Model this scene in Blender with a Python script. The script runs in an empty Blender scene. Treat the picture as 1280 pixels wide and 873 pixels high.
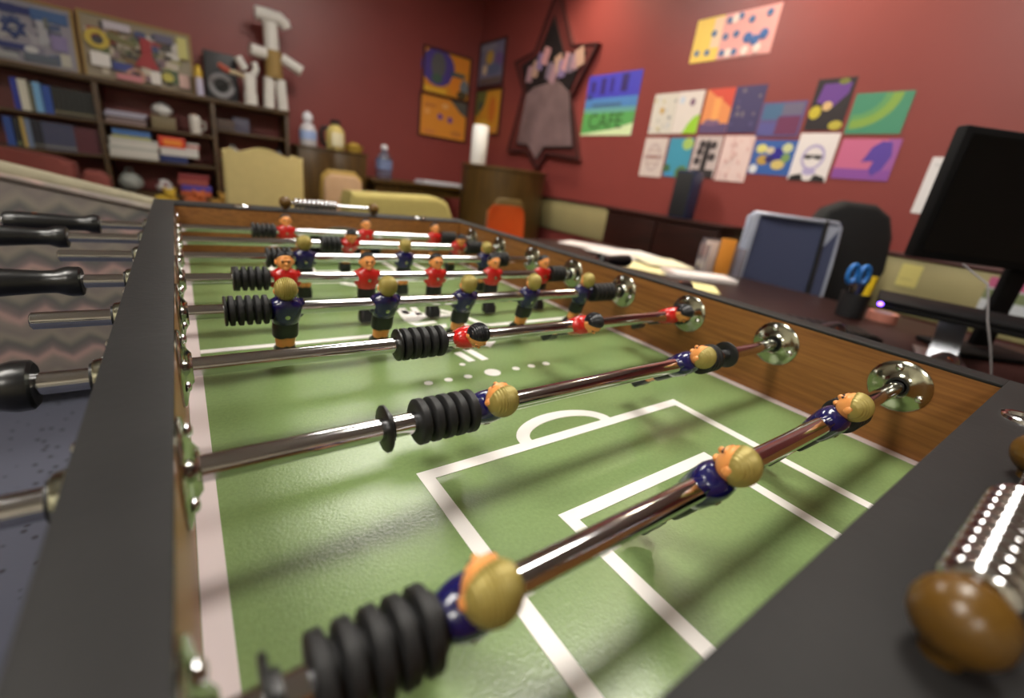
import bpy, bmesh, math, random
from mathutils import Vector, Matrix, Euler
random.seed(7)
PI = math.pi
sc = bpy.context.scene
COL = sc.collection

# ------------------------------------------------------------------ materials
def lin(c):
    return tuple(((v/255/12.92) if v/255 <= .04045 else ((v/255+.055)/1.055)**2.4) for v in c)
_m = {}
def mat(name, rgb, rough=.5, metal=0, spec=.5, var=0, scale=8, bump=0, bscale=200, coat=0):
    """plain surface; var = soft colour mottling of the thing itself, bump = fine grain"""
    if name in _m: return _m[name]
    m = bpy.data.materials.new(name); m.use_nodes = True
    nt = m.node_tree; b = nt.nodes['Principled BSDF']
    c = lin(rgb)
    b.inputs['Base Color'].default_value = (*c, 1)
    b.inputs['Roughness'].default_value = rough
    b.inputs['Metallic'].default_value = metal
    b.inputs['Specular IOR Level'].default_value = spec
    b.inputs['Coat Weight'].default_value = coat
    if var or bump:
        tc = nt.nodes.new('ShaderNodeTexCoord')
    if var:
        n = nt.nodes.new('ShaderNodeTexNoise'); n.inputs['Scale'].default_value = scale
        n.inputs['Detail'].default_value = 6
        r = nt.nodes.new('ShaderNodeValToRGB')
        r.color_ramp.elements[0].position = .3; r.color_ramp.elements[1].position = .7
        r.color_ramp.elements[0].color = (*[v*(1-var) for v in c], 1)
        r.color_ramp.elements[1].color = (*[min(1, v*(1+var)) for v in c], 1)
        nt.links.new(tc.outputs['Object'], n.inputs['Vector'])
        nt.links.new(n.outputs['Fac'], r.inputs['Fac'])
        nt.links.new(r.outputs['Color'], b.inputs['Base Color'])
    if bump:
        n2 = nt.nodes.new('ShaderNodeTexNoise'); n2.inputs['Scale'].default_value = bscale
        bp = nt.nodes.new('ShaderNodeBump'); bp.inputs['Strength'].default_value = bump
        bp.inputs['Distance'].default_value = .002
        nt.links.new(tc.outputs['Object'], n2.inputs['Vector'])
        nt.links.new(n2.outputs['Fac'], bp.inputs['Height'])
        nt.links.new(bp.outputs['Normal'], b.inputs['Normal'])
    _m[name] = m
    return m

def wood(name, dark, light, stretch=(1, 1, 1), scale=6, rough=.4, spec=.4):
    if name in _m: return _m[name]
    m = bpy.data.materials.new(name); m.use_nodes = True
    nt = m.node_tree; b = nt.nodes['Principled BSDF']
    b.inputs['Roughness'].default_value = rough
    b.inputs['Specular IOR Level'].default_value = spec
    tc = nt.nodes.new('ShaderNodeTexCoord'); mp = nt.nodes.new('ShaderNodeMapping')
    mp.inputs['Scale'].default_value = stretch
    n = nt.nodes.new('ShaderNodeTexNoise'); n.inputs['Scale'].default_value = scale
    n.inputs['Detail'].default_value = 8; n.inputs['Roughness'].default_value = .65
    r = nt.nodes.new('ShaderNodeValToRGB')
    r.color_ramp.elements[0].position = .32; r.color_ramp.elements[1].position = .68
    r.color_ramp.elements[0].color = (*lin(dark), 1); r.color_ramp.elements[1].color = (*lin(light), 1)
    nt.links.new(tc.outputs['Object'], mp.inputs['Vector']); nt.links.new(mp.outputs['Vector'], n.inputs['Vector'])
    nt.links.new(n.outputs['Fac'], r.inputs['Fac']); nt.links.new(r.outputs['Color'], b.inputs['Base Color'])
    _m[name] = m
    return m

def emit(name, rgb, strength):
    if name in _m: return _m[name]
    m = bpy.data.materials.new(name); m.use_nodes = True
    b = m.node_tree.nodes['Principled BSDF']
    b.inputs['Base Color'].default_value = (*lin(rgb), 1)
    b.inputs['Emission Color'].default_value = (*lin(rgb), 1)
    b.inputs['Emission Strength'].default_value = strength
    _m[name] = m
    return m

def glass(name, rgb, rough=.05):
    if name in _m: return _m[name]
    m = mat(name, rgb, rough)
    b = m.node_tree.nodes['Principled BSDF']
    b.inputs['Transmission Weight'].default_value = .85; b.inputs['IOR'].default_value = 1.3
    return m

# ------------------------------------------------------------------ mesh helper
class MB:
    def __init__(s):
        s.bm = bmesh.new(); s.mats = []; s.mi = 0
    def use(s, m):
        if m not in s.mats: s.mats.append(m)
        s.mi = s.mats.index(m); return s
    def _f(s, vs):
        try:
            f = s.bm.faces.new(vs); f.material_index = s.mi; return f
        except ValueError: return None
    def box(s, lo, hi, bev=0, seg=2, M=None):
        lo = Vector(lo); hi = Vector(hi)
        co = [(x, y, z) for x in (lo.x, hi.x) for y in (lo.y, hi.y) for z in (lo.z, hi.z)]
        v = [s.bm.verts.new(M @ Vector(c) if M else c) for c in co]
        fs = [s._f([v[i] for i in q]) for q in ((0,1,3,2),(4,6,7,5),(0,4,5,1),(2,3,7,6),(0,2,6,4),(1,5,7,3))]
        if bev:
            ed = list({e for f in fs for e in f.edges})
            r = bmesh.ops.bevel(s.bm, geom=ed, offset=bev, segments=seg, profile=.5, affect='EDGES')
            for f in r['faces']: f.material_index = s.mi
        return s
    def grid(s, rows, closed=True, cap=True):
        vs = [[s.bm.verts.new(p) for p in r] for r in rows]
        n = len(vs[0])
        for a, b in zip(vs, vs[1:]):
            for i in range(n if closed else n-1):
                j = (i+1) % n
                s._f([a[i], a[j], b[j], b[i]])
        if cap and closed:
            s._f(list(reversed(vs[0]))); s._f(vs[-1])
        return s
    def lathe(s, prof, o=(0,0,0), ax='z', seg=24, ph=0, M=None, cap=True):
        """prof: (t along axis, radius)"""
        o = Vector(o); rows = []
        for t, r in prof:
            row = []
            for i in range(seg):
                a = ph + 2*PI*i/seg; c, d = r*math.cos(a), r*math.sin(a)
                p = {'z': Vector((c, d, t)), 'x': Vector((t, c, d)), 'y': Vector((d, t, c))}[ax]
                p = (M @ p if M else p) + o
                row.append(p)
            rows.append(row)
        return s.grid(rows, True, cap)
    def cyl(s, a, b, r, r2=None, seg=16):
        a = Vector(a); b = Vector(b); r2 = r if r2 is None else r2
        M = (b-a).to_track_quat('Z', 'Y').to_matrix(); L = (b-a).length
        return s.lathe([(0, r), (L, r2)], a, 'z', seg, 0, M)
    def tube(s, pts, r, seg=8, closed=False):
        pts = [Vector(p) for p in pts]; rows = []; n = len(pts)
        for i, p in enumerate(pts):
            if closed: d = pts[(i+1) % n]-pts[i-1]
            else: d = pts[min(i+1, n-1)]-pts[max(i-1, 0)]
            q = d.normalized()
            u = q.orthogonal() if i == 0 else (u - q*u.dot(q)).normalized()
            u.normalize(); w = q.cross(u)
            rr = r[i] if isinstance(r, (list, tuple)) else r
            rows.append([p + rr*(math.cos(2*PI*k/seg)*u + math.sin(2*PI*k/seg)*w) for k in range(seg)])
        if closed:
            rows.append(rows[0]); return s.grid(rows, True, False)
        return s.grid(rows)
    def ball(s, c, r, seg=16, rings=10, M=None):
        if not isinstance(r, (tuple, list)): r = (r, r, r)
        rows = []
        for k in range(rings+1):
            t = PI*(k/rings); t = min(max(t, .04), PI-.04)
            row = []
            for i in range(seg):
                p = Vector((r[0]*math.sin(t)*math.cos(2*PI*i/seg), r[1]*math.sin(t)*math.sin(2*PI*i/seg), -r[2]*math.cos(t)))
                row.append((M @ p if M else p)+Vector(c))
            rows.append(row)
        return s.grid(rows)
    def prism(s, poly, lo, hi, ax='y', bev=0):
        """polygon in the plane normal to ax, from lo to hi.  ax x:(y,z) y:(x,z) z:(x,y)"""
        f = {'x': lambda p, t: (t, p[0], p[1]), 'y': lambda p, t: (p[0], t, p[1]), 'z': lambda p, t: (p[0], p[1], t)}[ax]
        A = [s.bm.verts.new(f(p, lo)) for p in poly]; B = [s.bm.verts.new(f(p, hi)) for p in poly]
        n = len(poly); fs = [s._f(A), s._f(list(reversed(B)))]
        for i in range(n):
            j = (i+1) % n; fs.append(s._f([A[j], A[i], B[i], B[j]]))
        if bev:
            ed = [e for e in fs[0].edges] + [e for e in fs[1].edges]
            r = bmesh.ops.bevel(s.bm, geom=ed, offset=bev, segments=3, profile=.5, affect='EDGES')
            for q in r['faces']: q.material_index = s.mi
        return s
    def raw(s, verts, faces):
        v = [s.bm.verts.new(p) for p in verts]
        for f in faces: s._f([v[i] for i in f])
        return s
    def build(s, name, m=None, parent=None, world=False, ang=40, loc=None, recalc=True):
        if recalc: bmesh.ops.recalc_face_normals(s.bm, faces=s.bm.faces[:])
        if world and parent is not None:
            r = parent
            while r.parent: r = r.parent
            s.bm.transform((Matrix.Translation(r.location) @ r.rotation_euler.to_matrix().to_4x4()).inverted())
        if loc is not None: s.bm.transform(Matrix.Translation(-Vector(loc)))
        for f in s.bm.faces: f.smooth = True
        for e in s.bm.edges:
            if len(e.link_faces) == 2:
                e.smooth = e.calc_face_angle(0) < math.radians(ang)
        me = bpy.data.meshes.new(name); s.bm.to_mesh(me); s.bm.free()
        for q in (s.mats or [m]): me.materials.append(q)
        o = bpy.data.objects.new(name, me); COL.objects.link(o)
        if parent is not None: o.parent = parent
        if loc is not None: o.location = loc
        return o

def tag(o, label, cat, group=None, kind=None):
    o['label'] = label; o['category'] = cat
    if group: o['group'] = group
    if kind: o['kind'] = kind
    return o
def thing(name, label, cat, loc=(0,0,0), rotz=0, group=None):
    o = bpy.data.objects.new(name, None); COL.objects.link(o)
    o.empty_display_size = .05
    o.location = loc; o.rotation_euler = (0, 0, rotz)
    return tag(o, label, cat, group)
def struct(name, mb, m, **k):
    o = mb.build(name, m, **k); o['kind'] = 'structure'; return o
def copy_tree(o, parent=None):
    c = o.copy(); COL.objects.link(c)
    if parent is not None: c.parent = parent
    for ch in list(o.children): copy_tree(ch, c)
    return c

# text outlines from Blender's built-in font, as polygons in a mesh
def text_mesh(txt, size):
    cu = bpy.data.curves.new('lettering', 'FONT'); cu.body = txt; cu.size = size; cu.align_x = 'CENTER'
    o = bpy.data.objects.new('lettering', cu); COL.objects.link(o)
    dg = bpy.context.evaluated_depsgraph_get(); dg.update()
    me = o.evaluated_get(dg).to_mesh()
    vs = [v.co.copy() for v in me.vertices]; fs = [list(p.vertices) for p in me.polygons]
    o.evaluated_get(dg).to_mesh_clear()
    bpy.data.objects.remove(o); bpy.data.curves.remove(cu)
    return vs, fs

# ------------------------------------------------------------------ shared materials
M_black = mat('black laminate', (34, 33, 33), .58, 0, .2, var=.14, scale=14, bump=.12, bscale=160)
M_dark = mat('black table side', (22, 22, 23), .5)
M_lining = wood('brown wood lining', (112, 70, 32), (150, 101, 52), (8, 1, 26), 7, .42)
M_field = mat('green playfield', (112, 134, 84), .27, 0, .5, var=.07, scale=260, bump=.10, bscale=420)
M_white = mat('white line paint', (222, 218, 214), .4)
M_stripe = mat('pale side stripe', (205, 192, 192), .5)
M_chrome = mat('chrome', (205, 205, 208), .10, 1)
M_plate = mat('cast chrome plate', (176, 177, 162), .14, 1, bump=.22, bscale=55)
M_rubber = mat('black rubber', (26, 26, 27), .55, 0, .4)
M_bush = mat('black nylon', (18, 18, 19), .4)
M_blue = mat('navy shirt paint', (20, 18, 74), .22, coat=.4)
M_red = mat('red shirt paint', (190, 28, 24), .25, coat=.4)
M_short = mat('black shorts paint', (20, 22, 26), .35)
M_skin = mat('skin paint', (228, 152, 84), .35)
M_gold = mat('gold hair paint', (156, 140, 74), .38, .25)
M_hairb = mat('black hair paint', (16, 18, 24), .28)
M_handle = mat('black handle plastic', (20, 20, 21), .28)
M_knob = wood('varnished wood knob', (78, 54, 16), (104, 74, 28), (1, 1, 4), 9, .28)
M_bronze = mat('bronze screw', (150, 92, 58), .3, 1)

# ------------------------------------------------------------------ camera (wide lens, slight tilt)
W = .69                      # inside width of the table
Y0, Y1 = -.059, 1.114        # inner faces of the end rails
ZT, ZR = .116, .079          # rail top and rod height above the playfield
FLOOR = -.80
CEIL = 2.36
cam = bpy.data.cameras.new('camera'); co = bpy.data.objects.new('camera', cam); COL.objects.link(co)
right = Vector((.812318, -.569789, .124415)); down = Vector((-.099219, -.345231, -.933258)); fwd = Vector((.574712, .745759, -.336971))
Rm = Matrix((right, -down, -fwd)).transposed().to_4x4()
co.matrix_world = Matrix.Translation((.014763, -.094444, .250119)) @ Rm
cam.sensor_width = 36; cam.lens = 553.12/1280*36
cam.shift_y = -10/1280
cam.clip_start = .01; cam.clip_end = 50
cam.dof.use_dof = True; cam.dof.focus_distance = .40; cam.dof.aperture_fstop = 2.9
sc.camera = co

# ------------------------------------------------------------------ room
XR, YB, XL, YF = 3.20, 5.445, -3.4, -3.2
M_wall = mat('dark red wall paint', (130, 60, 56), .42, 0, .45, var=.03, scale=3, bump=.05, bscale=120)
M_cream_wall = mat('cream wall paint', (205, 198, 176), .6)
M_ceil = mat('white ceiling tile', (215, 210, 200), .8)
def carpet():
    m = mat('blue grey carpet', (74, 74, 88), .95)
    nt = m.node_tree; b = nt.nodes['Principled BSDF']
    tc = nt.nodes.new('ShaderNodeTexCoord'); v = nt.nodes.new('ShaderNodeTexVoronoi'); v.inputs['Scale'].default_value = 26
    r = nt.nodes.new('ShaderNodeValToRGB'); r.color_ramp.elements[0].position = .14; r.color_ramp.elements[1].position = .24
    r.color_ramp.elements[0].color = (*lin((28, 28, 36)), 1); r.color_ramp.elements[1].color = (*lin((72, 74, 88)), 1)
    nt.links.new(tc.outputs['Object'], v.inputs['Vector']); nt.links.new(v.outputs['Distance'], r.inputs['Fac'])
    nt.links.new(r.outputs['Color'], b.inputs['Base Color'])
    return m
T = .12
struct('floor', MB().box((XL-T, YF-T, FLOOR-.1), (XR+T, YB+T, FLOOR)), carpet())
struct('ceiling', MB().box((XL-T, YF-T, CEIL), (XR+T, YB+T, CEIL+.1)), M_ceil)
struct('wall_right', MB().box((XR, YF-T, FLOOR), (XR+T, YB+T, CEIL)), M_wall)
struct('wall_back', MB().box((XL-T, YB, FLOOR), (XR, YB+T, CEIL)), M_wall)
struct('wall_left', MB().box((XL-T, YF-T, FLOOR), (XL, YB, CEIL)), M_cream_wall)
struct('wall_front', MB().box((XL, YF-T, FLOOR), (XR, YF, CEIL)), M_cream_wall)
M_base = mat('dark red brown trim', (62, 28, 26), .45)
struct('baseboard_right', MB().box((XR-.015, YF, FLOOR), (XR, YB, FLOOR+.1), .004), M_base)
struct('baseboard_back', MB().box((XL, YB-.015, FLOOR), (XR-.015, YB, FLOOR+.1), .004), M_base)
# beige band and dark rail along the right wall
M_beige = mat('beige wall panel', (150, 140, 98), .6, var=.05, scale=5)
struct('trim_1', MB().box((XR-.022, -2.8, -.17), (XR, 4.75, .125), .004), M_beige)
struct('trim_2', MB().box((XR-.03, -2.8, .125), (XR, 4.75, .15), .006), M_base)

# ceiling fixtures (above the frame)
M_frame = mat('white light frame', (225, 225, 222), .5)
M_diff = emit('fluorescent diffuser', (255, 250, 240), 30.0)
LP = [(1.25, .55, 'ceiling fluorescent panel above the right side of the table'), (1.30, 3.05, 'ceiling fluorescent panel over the armchairs'),
      (-1.35, .55, 'ceiling fluorescent panel left of the table'), (-2.3, -1.6, 'ceiling fluorescent panel in the far left corner behind the camera')]
for k, (x, y, lb) in enumerate(LP):
    t = thing('ceiling_light', lb, 'ceiling light', (x, y, CEIL), 0, 'fluorescent panels in the ceiling')
    f = MB()
    for a, b in (((-.62, -.32), (.62, -.28)), ((-.62, .28), (.62, .32)), ((-.62, -.28), (-.58, .28)), ((.58, -.28), (.62, .28))):
        f.box((a[0], a[1], -.03), (b[0], b[1], 0))
    f.build('frame', M_frame, t)
    MB().box((-.58, -.28, -.02), (.58, .28, -.006)).build('diffuser', M_diff, t)
for x, y, e, lb in ((2.75, 3.35, 120, 'recessed ceiling downlight near the star on the right wall'), (2.78, 1.45, 120, 'recessed ceiling downlight above the pinned sheets of art')):
    t = thing('downlight', lb, 'ceiling light', (x, y, CEIL), 0, 'downlights along the right wall')
    MB().lathe([(0, .10), (-.008, .10), (-.012, .085), (-.004, .07), (0, .07)], seg=32).build('trim_ring', M_frame, t)
    L = bpy.data.lights.new('downlight_lamp', 'SPOT'); L.energy = e; L.spot_size = math.radians(125); L.spot_blend = .9
    L.shadow_soft_size = .06; L.color = (1, .84, .62)
    lo = bpy.data.objects.new('downlight_lamp', L); COL.objects.link(lo); lo.parent = t; lo.location = (0, 0, -.02)

# ------------------------------------------------------------------ foosball table
tb = thing('foosball_table', 'foosball table with green playfield, brown wooden walls and charcoal rails', 'foosball table', (W/2, .53, FLOOR))
def part(mb, name, m, parent=tb, **k): return mb.build(name, m, parent, world=True, **k)
RW, EW = .034, .085
part(MB().box((0, Y0, -.014), (W, Y1, 0)), 'playfield', M_field)
YC = .535
def field_marks(which):
    z0, z1 = .00002, .0005
    m = MB()
    def rect(x0, y0, x1, y1): m.box((min(x0, x1), min(y0, y1), z0), (max(x0, x1), max(y0, y1), z1))
    def poly(p): m.prism(p, z0, z1, 'z')
    def band(p, w):        # one stroke along a polyline
        for (ax, ay), (bx, by) in zip(p, p[1:]):
            d = Vector((bx-ax, by-ay)).normalized(); n = Vector((-d.y, d.x))*w/2
            poly([(ax+n.x, ay+n.y), (ax-n.x, ay-n.y), (bx-n.x, by-n.y), (bx+n.x, by+n.y)])
    def ell(cx, cy, rx, ry): poly([(cx+rx*math.cos(2*PI*i/28), cy+ry*math.sin(2*PI*i/28)) for i in range(28)])
    w = .0125
    for s in {'near': (1,), 'far': (-1,), 'centre': ()}[which]:
        F = (lambda y: y) if s == 1 else (lambda y: 2*YC+.004-y)
        ye = F(Y0+.001) if s == 1 else Y1-.001
        rect(.158, ye, .158+w, F(.2025)); rect(.5315-w, ye, .5315, F(.2025)); rect(.158+w, F(.19), .5315-w, F(.2025))
        rect(.239, ye, .239+w, F(.1045)); rect(.4505-w, ye, .4505, F(.1045)); rect(.239+w, F(.092), .4505-w, F(.1045))
        o = [(.339+.067*math.cos(PI*i/24), F(.2025+.038*math.sin(PI*i/24))) for i in range(25)]
        n = [(.339+.052*math.cos(PI*i/24), F(.2025+.024*math.sin(PI*i/24))) for i in range(24, -1, -1)]
        poly(o+n)
        for x in (.244, .272, .301, .380, .408, .436): ell(x, F(.3617), .0056, .0052)
        ell(.340, F(.3617), .0118, .0108)
        band([(.3275, F(.4415)), (.3325, F(.405))], .012); band([(.3480, F(.452)), (.3545, F(.404))], .012)
        ell(.3134, F(.3994), .0042, .0042)
        poly([(.389, F(.445)), (.374, F(.4715)), (.414, F(.4665))])
    if which != 'centre': return m
    rect(.0148, YC-.0005, .245, YC+.0115); rect(.4455, YC-.0005, W-.0148, YC+.0115)
    # the printed badge in the middle: angular outline and slanted strokes
    band([(.440, YC+.004), (.424, .606), (.39, .655)], .011); band([(.250, YC+.004), (.262, .606), (.29, .655)], .011)
    poly([(.3195, .664), (.362, .630), (.3275, .615)]); poly([(.3195, .664), (.3275, .615), (.3175, .592), (.3085, .598)])
    poly([(.3175, .592), (.3275, .615), (.362, .630), (.366, .617), (.330, .590)])
    poly([(.3105, .592), (.325, .583), (.3585, .586), (.360, .574), (.318, .567)])
    poly([(.333, .560), (.372, .566), (.366, .548), (.345, .545)]); poly([(.375, .556), (.402, .573), (.412, .548), (.390, .540)])
    return m
for q in ('near', 'centre', 'far'): part(field_marks(q), 'field_markings', M_white)
part(MB().box((.0005, Y0+.0005, .00001), (.0146, Y1-.0005, .0006)), 'side_stripe', M_stripe)
part(MB().box((W-.0146, Y0+.0005, .00001), (W-.0005, Y1-.0005, .0006)), 'side_stripe', M_stripe)
# long sides
for sx in (0, 1):
    x0, x1 = ((-RW, -.004), (W+.004, W+RW))[sx]
    p = part(MB().box((x0, Y0-EW, -.22), (x1, Y1+EW, ZT-.004), .002), 'side_panel', M_dark)
    a, b = ((-.004, 0), (W, W+.004))[sx]
    part(MB().box((a, Y0, -.014), (b, Y1, ZT-.004)), 'inner_lining', M_lining, p)
    a, b = ((-RW-.0015, .0005), (W-.0005, W+RW+.0015))[sx]
    part(MB().box((a, Y0, ZT-.004), (b, Y1+EW+.001, ZT), .0012), 'top_rail', M_black)
# ends with arched goal mouths
gx0, gx1, gh = .242, .448, .082
arch = [(gx0, .0)] + [(.345-.103*math.cos(PI*i/20), .022+(gh-.022)*math.sin(PI*i/20)) for i in range(21)] + [(gx1, .0)]
for e in (0, 1):
    lo, hi = ((Y0-.006, Y0), (Y1, Y1+.006))[e]
    out = [(0, -.014), (gx0, -.014)] + arch[1:-1] + [(gx1, -.014), (W, -.014), (W, ZT-.004), (0, ZT-.004)]
    lin_ = MB().prism(out, lo, hi, 'y')
    lo2, hi2 = ((Y0-EW, Y0-.006), (Y1+.006, Y1+EW))[e]
    out2 = [(-.004, -.22), (W+.004, -.22), (W+.004, ZT-.004), (-.004, ZT-.004)]
    # end board is hollow behind the goal: two blocks, a back and a lid
    m = MB()
    m.box((-.004, lo2, -.22), (gx0-.004, hi2, ZT-.004)); m.box((gx1+.004, lo2, -.22), (W+.004, hi2, ZT-.004))
    if e: m.box((gx0-.004, hi2-.012, -.22), (gx1+.004, hi2, ZT-.004)); m.box((gx0-.004, lo2, gh+.004), (gx1+.004, hi2-.012, ZT-.004)); m.box((gx0-.004, lo2, -.22), (gx1+.004, hi2-.012, -.06))
    else: m.box((gx0-.004, lo2, -.22), (gx1+.004, lo2+.012, ZT-.004)); m.box((gx0-.004, lo2+.012, gh+.004), (gx1+.004, hi2, ZT-.004)); m.box((gx0-.004, lo2+.012, -.22), (gx1+.004, hi2, -.06))
    p = part(m, 'end_panel', M_dark)
    part(lin_, 'inner_lining', M_lining, p)
    yy = Y0+.001 if e == 0 else Y1-.001
    part(MB().tube([(x, yy, z) for x, z in arch[1:-1]], .0035, 8), 'goal_rim', M_chrome, p)
    a, b = ((Y0-EW-.001, Y0+.0005), (Y1-.0005, Y1+EW+.001))[e]
    xa, xb = ((-RW-.0015, W+RW+.0015), (.0005, W-.0005))[e]
    part(MB().box((xa, a, ZT-.004), (xb, b, ZT), .0012), 'top_rail', M_black)
    # chrome grommets set in the rail
    yg = Y0-.028 if e == 0 else Y1+.030
    for x in ((.128, .572) if e else (.572,)):
        part(MB().lathe([(0, .017), (.0025, .0165), (.0035, .0145), (.003, .0125), (.0002, .0115)], (x, yg, ZT), 'z', 28), 'grommet', M_chrome)
    # score counter: wooden end balls, steel rod, ten beads
    yc = Y0-.043 if e == 0 else Y1+.034
    xk0, xk1 = ((.2115, .430), (.2205, .4385))[e]; zc = ZT+.0168
    k = part(MB().cyl((xk0, yc, zc), (xk1, yc, zc), .0036), 'score_counter', M_chrome)
    for x in (xk0, xk1):
        kb = MB().ball((x, yc, zc), .0142, 24, 16); kb.cyl((x, yc, ZT-.0005), (x, yc, zc), .006, .008)
        part(kb, 'wooden_knob', M_knob, k)
    xb0 = xk0+.0185
    for i in range(10):
        x = xb0+.0102*i
        part(MB().lathe([(.0002, .005), (.0004, .0078), (.0018, .0106), (.0036, .0118), (.0050, .0121), (.0064, .0118), (.0082, .0106), (.0096, .0078), (.0098, .005)], (x, yc, zc), 'x', 20), 'bead', M_chrome, k)
# legs under the cabinet
for x in (.03, W-.03):
    for y in (Y0-.02, Y1+.02):
        part(MB().box((x-.05, y-.05, FLOOR), (x+.05, y+.05, -.221), .006), 'leg', M_dark)
part(MB().box((-.004, Y0, -.235), (W+.004, Y1, -.2205)), 'bottom_board', M_dark)

# rod bearings: domed chrome plates with three screws and a black bushing
RY = [.0178 + .1456*i for i in range(8)]
def bearing(x, y, d):
    inner = 0 <= x <= W
    prof = ([(0, .0312), (.0014, .0312), (.0026, .0300), (.0040, .0240), (.0058, .0160), (.0080, .0128), (.0088, .0120), (.0084, .0112), (.0060, .0104)] if inner else
            [(0, .0312), (.0016, .0312), (.0030, .0298), (.0052, .024), (.0075, .0165), (.0105, .0142), (.0140, .0136), (.0150, .0128), (.0150, .0098)])
    e = .0060 if inner else .0148
    p = part(MB().lathe([(d*t, r) for t, r in prof], (x, y, ZR), 'x', 40, cap=True), 'bearing_plate', M_plate)
    part(MB().lathe([(d*e, .0110), (d*(e+.0022), .0108), (d*(e+.0024), .0090), (d*e, .0086)], (x, y, ZR), 'x', 28), 'bushing', M_bush, p)
    for k in range(3):
        a = PI/2 + 2*PI*k/3 - .25
        c = Vector((x+d*.0042, y+.0232*math.cos(a), ZR+.0232*math.sin(a)))
        part(MB().lathe([(0, .0042), (d*.0012, .0040), (d*.0026, .0026), (d*.0030, .0008)], c, 'x', 14), 'screw', M_chrome, p)
for y in RY:
    bearing(0, y, 1); bearing(W, y, -1)
for y in RY:
    bearing(-RW, y, -1); bearing(W+RW, y, 1)

# ------------------------------------------------------------------ players
def ering(z, rx, ry, yo=0, lobe=0, n=20, sq=0):
    r = []
    for i in range(n):
        a = 2*PI*i/n; c, s = math.cos(a), math.sin(a)
        if sq:
            e = 2/(2+sq*2); c = math.copysign(abs(c)**e, c); s = math.copysign(abs(s)**e, s)
        x = rx*c; y = ry*s*(1-lobe*math.exp(-(x/(.28*rx))**2)) + yo
        r.append(Vector((x, y, z)))
    return r
def loft(rows): return MB().grid(rows)
HZ = .0315
def make_player(team):
    shirt = M_blue if team == 'blue' else M_red
    hair = M_gold if team == 'blue' else M_hairb
    body = MB().grid([ering(-.062, .0100, .0075, .001, .2), ering(-.050, .0102, .0078, 0, .35), ering(-.040, .0112, .0085, 0, .35), ering(-.030, .0122, .0088, 0, .3), ering(-.014, .0125, .0085),
                      ering(0, .0150, .0102), ering(.011, .0150, .0098), ering(.0165, .0085, .008), ering(.0185, .0070, .0072),
                      ering(.0205, .0078, .0085, .0010), ering(.0230, .0098, .0108, .0008), ering(.0262, .0114, .0122, .0006), ering(.0310, .0122, .0130), ering(.0360, .0120, .0128), ering(.0405, .0102, .0110), ering(.0440, .0066, .0072), ering(.0455, .0022, .0024)])
    # nose, chin, ears belong to the same head
    body.ball((0, .0134, .0292), (.0022, .0030, .0028), 10, 8); body.ball((0, .0112, .0222), (.0042, .0030, .0028), 10, 8)
    for sx in (-1, 1): body.ball((sx*.0122, -.0002, .0300), (.0024, .0034, .0044), 10, 8)
    body.ball((0, .0112, .0352), (.0080, .0026, .0016), 10, 6)
    for v in body.bm.verts:
        if v.co.z > .0195: v.co = Vector((v.co.x*.90, v.co.y*.90, .0195+(v.co.z-.0195)*.92))
    p = body.build('player', M_skin)
    sh = MB().grid([ering(-.0125, .0138, .0106), ering(-.0115, .0150, .0116), ering(-.005, .0164, .0124), ering(.003, .0186, .0132), ering(.010, .0194, .0132, 0), ering(.0148, .0176, .0122), ering(.0180, .0124, .0104), ering(.0192, .0096, .0094), ering(.0205, .0092, .0090), ering(.0206, .0076, .0074)])
    for sx in (-1, 1):
        sh.tube([(sx*.0140, 0, .0146), (sx*.0168, .0005, .009), (sx*.0172, .001, .001), (sx*.0146, .001, -.0060)], [.0050, .0064, .0058, .0040], 12)
    sh.build('shirt', shirt, p)
    loft([ering(-.0325, .0134, .0102, 0, .22), ering(-.0322, .0142, .0110, 0, .22), ering(-.024, .0146, .0112, 0, .1), ering(-.0128, .0143, .0108), ering(-.0112, .0138, .0104), ering(-.0108, .0128, .0098)]).build('shorts', M_short, p)
    loft([ering(-.0680, .0112, .0098, .003, .1, sq=1), ering(-.0672, .0124, .0112, .003, .15, sq=1), ering(-.0560, .0122, .0106, .0025, .25, sq=1), ering(-.0500, .0112, .0084, .0005, .3), ering(-.0470, .0112, .0086, 0, .3), ering(-.0468, .0100, .0076, 0, .3)]).build('boots', M_short, p)
    h = MB(); N = 64; K = 26; rows = []
    for k in range(K+1):
        row = []
        for i in range(N+1):
            u = -1+2*i/N; x = .0136*u
            q = math.sqrt(max(0, 1-(u*.985)**2))
            rid = 1+.042*math.sin(i/N*2*PI*13)
            f = k/K; ph = math.radians(38+(246-38)*f)
            sh_ = 1.0 if 0 < k < K else .80
            rr = q*rid*sh_ if 0 < i < N else q*.8
            row.append(Vector((x, -.0006+.0140*rr*math.cos(ph), .0328+.0146*rr*math.sin(ph))))
        rows.append(row)
    rows = [[Vector((v.x*.90, v.y*.90, .0195+(v.z-.0195)*.92)) for v in r_] for r_ in rows]
    h.grid(rows, False, False); ho = h.build('hair', hair, p, ang=80)
    ey = MB()
    for sx in (-1, 1):
        ey.ball((sx*.0046, .0120, .0322), (.0017, .0013, .0012), 8, 6)
        ey.ball((sx*.0047, .0126, .0350), (.0026, .0010, .0007), 8, 6)
    for v in ey.bm.verts: v.co = Vector((v.co.x*.90, v.co.y*.91, .0195+(v.co.z-.0195)*.92))
    ey.build('eyes', mat('painted eyes', (34, 22, 16), .4), p)
    MB().lathe([(0, .0030), (-.0012, .0028), (-.0016, .0018)], (0, -.0122, .0005), 'y', 12).build('screw', M_plate, p)
    if team == 'red': MB().lathe([(0, .0030), (.0012, .0028), (.0016, .0018)], (0, .0124, .0030), 'y', 12).build('badge', M_plate, p)
    for q in [p]+list(p.children): q.data.transform(Matrix.Translation((0, 0, -.0055)))
    return p
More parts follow.
